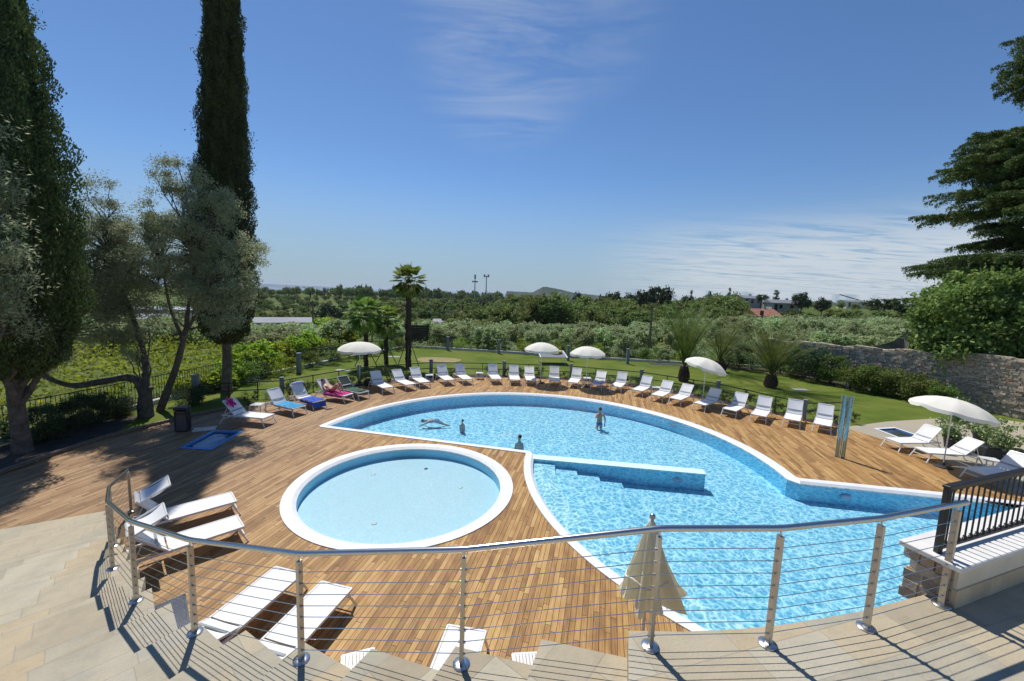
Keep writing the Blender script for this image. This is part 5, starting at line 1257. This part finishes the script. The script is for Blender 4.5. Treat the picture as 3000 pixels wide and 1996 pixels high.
# ================================================================ COUNTRYSIDE
def tree_proto(name,label,mat,kind,seed,n,leaf,group,cat='tree'):
    rng=np.random.default_rng(seed); t=thing(name,label,cat,(0,-300-seed,0),0,group); rn=random.Random(seed)
    if kind=='olive': E_=[(0,0,.58,.42,.42,.32),(.18,.1,.55,.28,.28,.26),(-.2,-.05,.6,.28,.28,.28)]; nc=46; cr=.085; tz=.35
    elif kind=='round': E_=[(0,0,.58,.36,.36,.36),(.15,.1,.5,.28,.28,.3),(-.16,-.05,.6,.26,.26,.28),(0,.05,.78,.2,.2,.2)]; nc=44; cr=.095; tz=.3
    elif kind=='cone': E_=[(0,0,.2+.1*i,.24*(1-i*.11),.24*(1-i*.11),.10) for i in range(8)]; nc=60; cr=.06; tz=.15
    elif kind=='cyp': E_=[(0,0,.12+.11*i,.085*math.sin(PI*(.25+.09*i)),.085*math.sin(PI*(.25+.09*i)),.09) for i in range(8)]; nc=56; cr=.035; tz=.1
    elif kind=='umbrella': E_=[(0,0,.78,.5,.5,.17),(.1,0,.84,.34,.34,.12)]; nc=44; cr=.08; tz=.65
    P,cs=crown(rng,E_,nc,cr,n//nc,.45 if kind!='cyp' else .2,.85); quads_obj('crown',leafquads(P,leaf,.5,rng),mat,t)
    m=MB(); m.tube([(0,0,-.05),(.01,0,tz*.6),(0,.01,tz)],[.028,.022,.016],6)
    for c in cs[::6]: m.tube([(0,0,tz*.8),tuple(Vector(c)*.6+Vector((0,0,tz*.3))),tuple(c)],[.012,.007,.003],4)
    m.build('trunk',M['barkgrey'],t); return t
PR={}
def place(kind_key,loc,h,wid,label=None,rz=None,cat=None):
    P=PR[kind_key]; k=rn.randrange(len(P)); src,used=P[k]
    if not used: o=src; P[k][1]=True
    else: o=copy_tree(src)
    o.location=loc; o.rotation_euler.z=rn.uniform(0,6.28) if rz is None else rz; o.scale=(wid,wid,h)
    if label: o['label']=label; 
    return o
G1='olive trees of the grove beyond the fence'
PR['olive']=[[tree_proto('grove_olive','silvery olive tree among the many of the grove beyond the fence',M['olive_far'],'olive',200+i,2900,.075,G1),False] for i in range(5)]
G2='trees of the dense green wood beyond the olive grove'
PR['wood']=[[tree_proto('wood_tree','leafy green tree among the many of the dense wood beyond the olive grove',M['forest'],'round',220+i,2600,.075,G2),False] for i in range(5)]
G3='distant trees of the valley and ridge'
PR['far']=[[tree_proto('distant_tree','small dark tree among the many scattered over the distant valley',M['far_green'],'round',240+i,700,.12,G3),False] for i in range(3)]
G4='dark conifers and cypresses on the skyline'
PR['cone']=[[tree_proto('conifer','dark pointed conifer on the skyline',M['dark_tree'],'cone',250+i,2400,.06,G4),False] for i in range(2)]
PR['cyp']=[[tree_proto('distant_cypress','slim dark cypress on the skyline',M['dark_tree'],'cyp',260+i,1500,.05,G4),False] for i in range(2)]
PR['umb']=[[tree_proto('umbrella_pine','dark flat-topped umbrella pine',M['dark_tree'],'umbrella',270,2200,.07,G4),False]]
PR['dark']=[[tree_proto('dark_tree','dark dense round tree',M['dark_tree'],'round',275+i,2400,.075,G4),False] for i in range(2)]
PR['light']=[[tree_proto('light_tree','bright green leafy tree',M['decid'],'round',280+i,2600,.08,G2),False] for i in range(2)]
# grove: rows of olives
ocount=0
for row in range(11):
    y=40.0+row*5.3
    x=-22+rn.uniform(-1,1)
    while x<y*1.02:
        x+=rn.uniform(4.2,5.4); yy=y+rn.uniform(-.9,.9)
        k=x/yy
        if k<-.44 or k>1.0: continue
        if k<-.12 and row>3+ (k+.44)*6: continue
        if k<-.30 and row>2: continue
        if math.hypot(x-24,yy-31)<7 or (x>20 and yy<38): continue
        h=(rn.uniform(2.6,3.3) if row<3 else rn.uniform(3.0,4.1))*(1 if k<.3 else 1.12)
        place('olive',(x,yy,terr(x,yy)-.2),h,h*rn.uniform(.95,1.25)); ocount+=1
# olives left of the fan palms, seen over the fence
for (px,d) in ((700,40),(735,34),(775,38),(815,33),(850,40),(880,36),(925,39),(965,43),(1000,47),(1040,44),(720,46),(790,47),(860,50),(940,52),(1010,55),(1090,47)):
    p=far(px,d*1.12); h=rn.uniform(2.5,3.2); place('olive',(p.x,p.y,p.z-.2),h,h*1.25); ocount+=1
for i in range(44):
    px=rn.uniform(-150,720); d=rn.uniform(43,78); p=far(px,d); h=rn.uniform(2.6,3.6); place('olive',(p.x,p.y,p.z-.2),h,h*1.2)
# wood behind the grove
def fill(key,px0,px1,d0,d1,n,top,wfac=1.0,hmin=5,hmax=12,label=None):
    for i in range(n):
        px=px0+(px1-px0)*(i+rn.uniform(.1,.9))/n; px+=rn.uniform(-20,20); d=rn.uniform(d0,d1); p=far(px,d); zt=topz(px,top(px)+rn.uniform(-4,16),d); h=min(hmax,max(hmin,zt-p.z)); place(key,(p.x,p.y,p.z-.3),h,h*rn.uniform(.85,1.15)*wfac,label)
fill('wood',1320,1490,96,112,10,lambda x:900-(x-1320)*.14,1.15,5,13)
fill('wood',1450,2180,106,116,32,lambda x:898,1.2,6,11)
fill('wood',1440,2160,122,134,30,lambda x:880+6*math.sin(x*.03),1.15,8,14)
fill('wood',1480,1720,136,146,12,lambda x:862,1.1,8,15)
fill('wood',1740,2160,138,156,20,lambda x:868+(x-1740)*.014,1.1,8,14)
fill('wood',1560,1640,104,110,4,lambda x:856,.9,8,15)
fill('wood',1120,1460,150,190,12,lambda x:888,1.3,7,13)
fill('wood',1900,2140,160,190,7,lambda x:886,1.3,6,12)
fill('wood',2150,2400,190,230,10,lambda x:893,1.3,2.5,7)
fill('wood',2140,2330,120,150,8,lambda x:905,1.2,2.5,5)
fill('wood',2380,2760,120,150,12,lambda x:905,1.3,4,8)
fill('olive',2280,2760,92,118,26,lambda x:918,1.3,3,5)
fill('wood',2330,2760,180,220,16,lambda x:887+(x-2200)*.03,1.3,3,9)
fill('far',740,1330,140,205,60,lambda x:895,1.4,3,7)
fill('wood',980,1330,90,140,16,lambda x:925,1.3,3,7)
fill('dark',1280,1480,190,230,8,lambda x:868,1.2,6,13)
fill('light',1340,1460,70,80,4,lambda x:932,1.2,4,7)
fill('light',1180,1330,56,64,4,lambda x:958,1.2,3,5)
# skyline specials
def sky(key,px,top,d,wf,label,base=None):
    p=far(px,d); z0=p.z if base is None else base; h=topz(px,top,d)-z0; return place(key,(p.x,p.y,z0),h,h*wf,label)
sky('dark',1885,843,140,.75,'dark round tree on the skyline left of the tall umbrella-topped one')
sky('umb',1930,838,135,.62,'tall ragged dark pine on the skyline above the fat date palm')
sky('cyp',2025,849,150,1.0,'slim dark cypress on the skyline above the tilted parasol')
sky('cyp',2135,841,150,1.05,'slim dark cypress on the skyline left of the white house')
sky('cone',2079,853,170,.7,'small pointed dark conifer between the two slim skyline cypresses')
sky('umb',2230,862,175,.9,'dark umbrella pine just right of the white house')
sky('cone',2272,850,185,1.1,'pointed dark conifer above the second house')
sky('dark',2348,852,165,.85,'big dark blue-green tree right of the houses')
sky('dark',2410,868,160,.95,'rounded dark tree right of the big blue-green one')
sky('light',2460,905,150,1.0,'low yellow-green tree left of the crane')
sky('umb',2590,874,150,1.35,'broad flat-topped tree right of the crane')
sky('dark',2660,890,150,1.3,'low dark tree just left of the cedar boughs')
sky('dark',1850,852,150,.8,'smaller dark tree at the left end of the skyline group')
sky('dark',2010,862,165,.9,'dark tree just left of the slim cypress on the skyline')
sky('dark',1700,851,160,.8,'rounded tree standing out above the wood right of the distant hill')
sky('dark',1795,848,150,.85,'rounded bright tree top above the wood right of the distant hill')
# left valley
fill('far',770,1500,420,520,110,lambda x:843+(x-1000)*.02,1.2,6,13)
fill('far',1000,1290,400,430,30,lambda x:836+(x-1150)*.03,1.0,9,17)
fill('far',700,1350,300,380,60,lambda x:868,1.3,4,8)
fill('far',740,1350,200,260,50,lambda x:885,1.3,4,7)
fill('far',480,780,300,420,20,lambda x:850,1.3,5,9)
fill('far',1290,1480,250,350,16,lambda x:868,1.2,5,11)
fill('wood',1000,1300,120,170,14,lambda x:900,1.2,4,8)
sky('dark',962,885,125,1.1,'round dark tree standing alone in the green field beyond the pole')
fill('dark',1010,1110,150,170,4,lambda x:886,1.1,4,7)
fill('wood',700,930,124,134,9,lambda x:912,1.4,4,7)
for px,top in ((1262,888),(1286,884),(1304,890),(1356,888),(1366,894),(1373,892)): sky('cyp',px,top,150,1.3,'slim dark cypress by the low buildings in the valley')
for px,top in ((845,845),(908,848),(928,847)): sky('cyp',px,top,420,1.2,'tiny slim cypress on the far left ridge')
# yellow-green vines along the left fence
rng=np.random.default_rng(77); PTS=[]
for r in range(10):
    x0=-18.9-r*2.7
    ys=np.arange(9,36,.04); n=len(ys); keep=rng.uniform(size=n)<.9; ys=ys[keep]; n=len(ys)
    for rep in range(3):
        X=x0+(ys-20)*.22+rng.normal(size=n)*.34; Z=.30+np.abs(rng.normal(size=n))*.75*(.7+.45*np.sin(ys*2.6+r*1.7)); PTS.append(np.stack([X,ys,Z+np.array([terr(a,b) for a,b in zip(X,ys)])],1))
V=leafquads(np.concatenate(PTS),.19,.7,rng); vo=quads_obj('vineyard',V,M['vine']); tag(vo,'bright yellow-green vine rows growing beyond the left fence','vineyard',None,'stuff')
G5='yellow-green bushes outside the left fence'
PR['ybush']=[[tree_proto('yellow_bush','bright yellow-green bush growing just outside the fence',M['vine'],'round',290+i,1900,.10,G5,'bush'),False] for i in range(3)]
for px,d,h in ((770,25.5,1.9),(800,27,2.2),(838,28.5,1.8),(870,30,1.6),(730,24,1.7),(905,31.5,1.9),(945,33.5,2.0),(975,40,2.6),(990,43,2.7),(700,22.5,1.5),(1060,38,1.6),(1255,46,1.8),(1300,45,1.7),(640,22.5,1.4),(590,22,1.3)):
    p=far(px,d*1.1); 
    if p.x>-12 and p.y<38: p.x-=1.5
    place('ybush',(p.x-1.2,p.y,p.z-.1),h,h*1.3)
fill('ybush',400,760,48,60,8,lambda x:985,1.3,1.2,2.2)
# undergrowth between fence and grove
PTS=[]; n=26000; X=rng.uniform(-13,24,n); Y=38+rng.exponential(3.0,n); Z=np.array([terr(a,b) for a,b in zip(X,Y)])+np.abs(rng.normal(size=n))*.28
tag(quads_obj('undergrowth',leafquads(np.stack([X,Y,Z],1),.2,.3,rng,up=.5),M['olive_far']),'tall dry grass and weeds under the olive trees','grass',None,'stuff')
# grass tufts softening the lawn edge
n=9000; PTS=[]
# ================================================================ FAR BUILDINGS, MASTS, POLES
def mast(px,top,d,label,kind):
    p=far(px,d); zt=topz(px,top,d); t=thing('light_mast',label,'mast',tuple(p),0,'sports field masts'); h=zt-p.z
    MB().tube([(0,0,0),(0,0,h)],[.42,.20],8).build('pole',M['greyplastic'],t)
    m=MB()
    if kind==0:
        for z in (h-3.3,): m.box((0,0,z),(3.2,.5,.5)); [m.box((x,-.4,z),(.6,.5,.8)) for x in (-1.3,-.45,.45,1.3)]
        m.box((0,0,h-.6),(.9,.9,2.2)); m.tube([(0,0,h),(0,0,h+.9)],.07,5)
    else:
        m.box((0,0,h-.6),(2.8,.3,.3)); [m.box((x,-.3,h-.1),(.85,.6,1.5)) for x in (-1.1,1.1)]; m.box((0,-.3,h-.5),(.7,.5,.8))
    m.build('lamp_head',M['greyplastic'],t)
mast(1391,808,230,'left floodlight mast with antennas above the valley trees',0); mast(1424,808,230,'right floodlight mast with a twin lamp head above the valley trees',1)
def pole(px,top,d,label,r=.10):
    p=far(px,d); h=topz(px,top,d)-p.z; t=thing('utility_pole',label,'pole',tuple(p),0); MB().tube([(0,0,-.2),(0,0,h)],[r*1.3,r*.8],8).build('shaft',M['wood_pole'],t); MB().box((0,0,h-.25),(.5,.08,.08)).build('crossarm',M['iron'],t)
pole(915,880,45,'thin dark utility pole standing in the grove left of the fan palms',.085); pole(1913,893,46,'dark utility pole in the olive grove left of the fat date palm',.12)
pole(2698,955,41.5,'grey pole beside the gate pillar behind the stone wall',.06)
def gable(px,base,d,w,dp_,hw,hr,label,roof='rooftile',rz=0,wins=(),name='house',wall='housewall'):
    p=far(px,d); t=thing(name,label,'house',(p.x,p.y,base),rz)
    MB().box((0,0,hw/2-3),(w,dp_,hw+6)).build('wall',M[wall],t)
    o=.5; vs=[(-w/2-o,-dp_/2-o,hw),(w/2+o,-dp_/2-o,hw),(w/2+o,dp_/2+o,hw),(-w/2-o,dp_/2+o,hw),(-w/2-o,0,hw+hr),(w/2+o,0,hw+hr)]
    r=MB().add(vs,[(0,1,5,4),(2,3,4,5),(1,2,5),(3,0,4),(0,3,2,1)]).build('roof',M[roof],t)
    MB().box((w*.2,dp_*.1,hw+hr),(.7,.7,1.2)).build('chimney',M[wall],r)
    for (x,z) in wins: MB().box((x,-dp_/2-.02,z),(1.0,.12,1.3)).build('window',M['glass_dark'],t)
    MB().box((-w*.35,-dp_/2-.02,1.1),(1.0,.12,2.2)).build('door',M['glass_dark'],t)
hz=lambda px,py,d: topz(px,py,d)
gable(2188,hz(2188,889,175)-.5,175,8.0,6,2.4,1.0,'white house with a low dark roof on the skyline','greyroof',.25,((2.3,1.3),(-.5,1.3)))
gable(2290,hz(2290,906,170)-.5,170,8.6,6,2.6,1.1,'grey-white house with a flat-pitched roof beside the pointed conifer','greyroof',-.15,((2.0,1.4),(-1.5,1.4)))
gable(2092,hz(2092,886,200),200,6,5,2.2,1.2,'small grey farmhouse almost hidden by trees between the skyline cypresses','greyroof',.2)
gable(2232,hz(2232,934,118)-.2,118,6.6,5.2,.9,1.75,'farmhouse with a large terracotta tiled roof showing above the olive grove','rooftile',.25,((1.5,.2),))
gable(2495,hz(2495,900,260),260,10,6,2.6,.8,'low cream building under the crane','greyroof',0,(),'house','plaster')
p=far(2530,320); t=thing('tower_crane','thin tower crane with a long jib on the right skyline','crane',(p.x,p.y,p.z)); zt=topz(2533,882,320)-p.z
MB().tube([(0,0,0),(0,0,zt+.6)],.45,4).build('tower',M['crane'],t); MB().bar((1.5,0,zt-.8),(-15,0,zt+3.2),.4,.5).build('jib',M['crane'],t); MB().box((1.8,0,zt-1.6),(1.2,.8,1.6)).build('counterweight',M['crane'],t)
def longshed(px0,px1,d,base,h,label,roofm='greyroof',arches=0,wall='greyplastic'):
    a=far(px0,d);b=far(px1,d*.99); a=Vector((a.x,a.y));b=Vector((b.x,b.y)); u=(b-a).normalized(); n=Vector((-u.y,u.x)); L=(b-a).length
    t=thing('greenhouse' if 'greenhouse' in label else 'low_building',label,'building',(a.x,a.y,base),math.atan2(u.y,u.x))
    MB().box((L/2,4,h*.35-1),(L,8,h*.7+2)).build('wall',M[wall],t)
    if arches:
        for i in range(arches):
            w=L/arches; MB().tube([(w*(i+.5),-.3,h*.62),(w*(i+.5),8.3,h*.62)],w*.47,16).build('arched_roof',M['capstone' if 'greenhouse' in label else roofm],t)
    else:
        MB().add([(-.4,-.4,h*.66),(L+.4,-.4,h*.66),(L+.4,8.4,h),(-.4,8.4,h)],[(0,1,2,3)]).build('roof',M[roofm],t)
    for i in range(max(1,int(L/7))): MB().box((3.5+i*7,-.03,h*.3),(2.2,.1,h*.3)).build('window',M['glass_dark'],t)
p=far(840,110); longshed(560,912,112,p.z,2.1,'long low grey shed roof at the edge of the field on the left','greyroof')
longshed(340,560,120,far(450,120).z,2.0,'long grey greenhouse roof glimpsed through the olive trees','greyroof',0)
longshed(300,620,170,far(450,170).z+.5,1.8,'second row of pale greenhouse roofs further back behind the olive trees','greyplastic',0)
longshed(1262,1358,118,far(1300,118).z,2.4,'low grey building with a dark violet band in the valley','greyroof',0,'purple')
longshed(1300,1352,128,far(1325,128).z+.8,2.6,'small arched hall behind the low grey building in the valley','greyroof',1)
# dark board behind the tall palm
a=far(1188,41.5); b=far(1256,41.5); m=MB(); t=thing('dark_screen','dark brown windbreak panel standing behind the tallest fan palm','screen',((a.x+b.x)/2,(a.y+b.y)/2,-.3),math.atan2(b.y-a.y,b.x-a.x))
L=(b-a).length
for i in range(9): m.box((0,0,.25+i*.235),(L,.05,.22))
m.build('panel',M['darkboard'],t); 
for x in (-L/2,0,L/2): MB().box((x,.06,1.2),(.09,.09,2.45)).build('post',M['darkboard'],t)
# bare worn patch on the lawn
q=at(1285,1055); o=MB().add([( 1.7*math.cos(a_)*(1+.1*math.sin(a_*3)),1.5*math.sin(a_)*(1+.12*math.cos(a_*2)),0) for a_ in [2*PI*i/24 for i in range(24)]],[tuple(range(24))]).build('bare_soil',M['sand']); o.location=(q.x,q.y,-.009); tag(o,kind='structure')
for px,py in ((1155,1046),(1005,1085),(2345,1142)):
    q=at(px,py); o=MB().box((0,0,0),(.9,.5,.03)).build('paving_slab',M['greyplastic']); o.location=(q.x,q.y,0.0); tag(o,{1155:'small grey slab in the lawn beside the short fan palm',1005:'small grey slab in the lawn left of the left parasol',2345:'small grey slab in the lawn right of the small date palm'}[px],'slab')
# ================================================================ LIGHT, SKY, CAMERA
EL=59.0; SV=Vector((-.445,.895,0)).normalized()*math.cos(R_(EL))+Vector((0,0,math.sin(R_(EL))))
sl=bpy.data.lights.new('sun','SUN'); sl.energy=SUN_E; sl.angle=R_(.55); sl.color=(1,.955,.88); so=bpy.data.objects.new('sun',sl); C.objects.link(so)
so.rotation_euler=SV.to_track_quat('Z','Y').to_euler()
w=bpy.data.worlds.new('World'); S.world=w; w.use_nodes=True; nt=w.node_tree; N=nt.nodes; L_=nt.links.new; bg=N['Background']
sky_=N.new('ShaderNodeTexSky'); sky_.sky_type='NISHITA'; sky_.sun_disc=False; sky_.sun_elevation=R_(EL); sky_.sun_rotation=math.atan2(SV.x,SV.y); sky_.air_density=AIR; sky_.dust_density=DUST; sky_.ozone_density=OZONE; sky_.altitude=200
class WN(NT):
    def __init__(s): s.t=nt; s.n=N; s.l=nt.links
wn=WN(); gd=wn.coord('Generated'); sp=wn.N('ShaderNodeSeparateXYZ'); wn.L(gd,sp.inputs[0])
zc=wn.math('MAXIMUM',sp.outputs[2],.02)
# cloud sheet seen in plan: direction / height
zz=wn.math('ADD',zc,.06)
cx=wn.math('DIVIDE',sp.outputs[0],zz); cy=wn.math('DIVIDE',sp.outputs[1],zz); cb=wn.N('ShaderNodeCombineXYZ'); wn.L(cx,cb.inputs[0]); wn.L(cy,cb.inputs[1])
mp=wn.N('ShaderNodeMapping'); mp.inputs['Rotation'].default_value=(0,0,.35); mp.inputs['Scale'].default_value=(.55,2.1,1); wn.L(cb.outputs[0],mp.inputs[0])
n1=wn.noise(mp.outputs[0],1.6,9,.62,1.4); n2=wn.noise(cb.outputs[0],.35,3,.5)
def blob(px,py,rad,soft):
    d=ray(px,py).normalized(); x=wn.N('ShaderNodeVectorMath',operation='DOT_PRODUCT'); wn.L(gd,x.inputs[0]); x.inputs[1].default_value=tuple(d)
    m=wn.N('ShaderNodeMapRange'); m.interpolation_type='SMOOTHSTEP'; wn.L(x.outputs['Value'],m.inputs[0]); m.inputs[1].default_value=math.cos(R_(rad+soft)); m.inputs[2].default_value=math.cos(R_(rad)); return m.outputs[0]
mask1=wn.math('MULTIPLY',blob(1480,130,2,11),.34)
mask1=wn.math('MAXIMUM',mask1,wn.math('MULTIPLY',blob(1700,20,2,9),.2))
band=wn.N('ShaderNodeMapRange'); band.interpolation_type='SMOOTHSTEP'; wn.L(sp.outputs[2],band.inputs[0]); band.inputs[1].default_value=.20; band.inputs[2].default_value=.07
rgt=wn.N('ShaderNodeMapRange'); rgt.interpolation_type='SMOOTHSTEP'; wn.L(sp.outputs[0],rgt.inputs[0]); rgt.inputs[1].default_value=.12; rgt.inputs[2].default_value=.55
mask2=wn.math('MULTIPLY',wn.math('MULTIPLY',band.outputs[0],rgt.outputs[0]),.95)
c1=wn.math('MULTIPLY',mask1,wn.ramp(n1,[(.40,(0,0,0)),(.72,(1,1,1))]))
c2=wn.math('MULTIPLY',mask2,wn.ramp(n1,[(.36,(0,0,0)),(.54,(1,1,1))]))
cl=wn.math('MINIMUM',wn.math('MAXIMUM',c1,c2),.72)
mixc=wn.mix(cl,sky_.outputs[0],CLOUD)
hs=wn.N('ShaderNodeHueSaturation'); hs.inputs['Saturation'].default_value=SKYSAT; hs.inputs['Value'].default_value=1; wn.L(sky_.outputs[0],hs.inputs['Color']); 
tn=wn.mix(1.0,hs.outputs[0],SKYTINT,'MULTIPLY'); hf=wn.N('ShaderNodeMapRange'); hf.interpolation_type='SMOOTHSTEP'; wn.L(sp.outputs[2],hf.inputs[0]); hf.inputs[1].default_value=.27; hf.inputs[2].default_value=0.0
hz_=wn.math('MULTIPLY',hf.outputs[0],.85)
mixc=wn.mix(cl,wn.mix(hz_,tn,HORIZON),CLOUD)
wn.L(mixc,bg.inputs[0]); bg.inputs[1].default_value=SKY_E
cam=bpy.data.cameras.new('camera'); cam.sensor_width=36; cam.lens=FPX/3000*36; cam.clip_end=30000; cam.clip_start=.05
co=bpy.data.objects.new('camera',cam); C.objects.link(co)
co.matrix_world=Matrix(((RT.x,UP.x,-FW.x,0),(RT.y,UP.y,-FW.y,0),(RT.z,UP.z,-FW.z,HC),(0,0,0,1)))
S.camera=co
if HAZE:
    hm=bpy.data.materials.new('haze'); hm.use_nodes=True; t_=hm.node_tree; t_.nodes.remove(t_.nodes['Principled BSDF']); pv=t_.nodes.new('ShaderNodeVolumePrincipled'); pv.inputs['Color'].default_value=(.78,.86,1,1); pv.inputs['Density'].default_value=HAZE; pv.inputs['Anisotropy'].default_value=.1
    t_.links.new(pv.outputs[0],t_.nodes['Material Output'].inputs['Volume'])
    hb=MB().box((0,0,0),(36000,36000,110)).build('haze',hm); hb.location.z=-62+55; tag(hb,kind='stuff')
S.view_settings.view_transform='Standard'; S.view_settings.look='None'; S.view_settings.exposure=EXPO; S.view_settings.gamma=1
S.render.engine='CYCLES'; S.cycles.transparent_max_bounces=24; S.cycles.max_bounces=6; S.cycles.caustics_reflective=False; S.cycles.caustics_refractive=False
S.render.resolution_x=1024; S.render.resolution_y=681
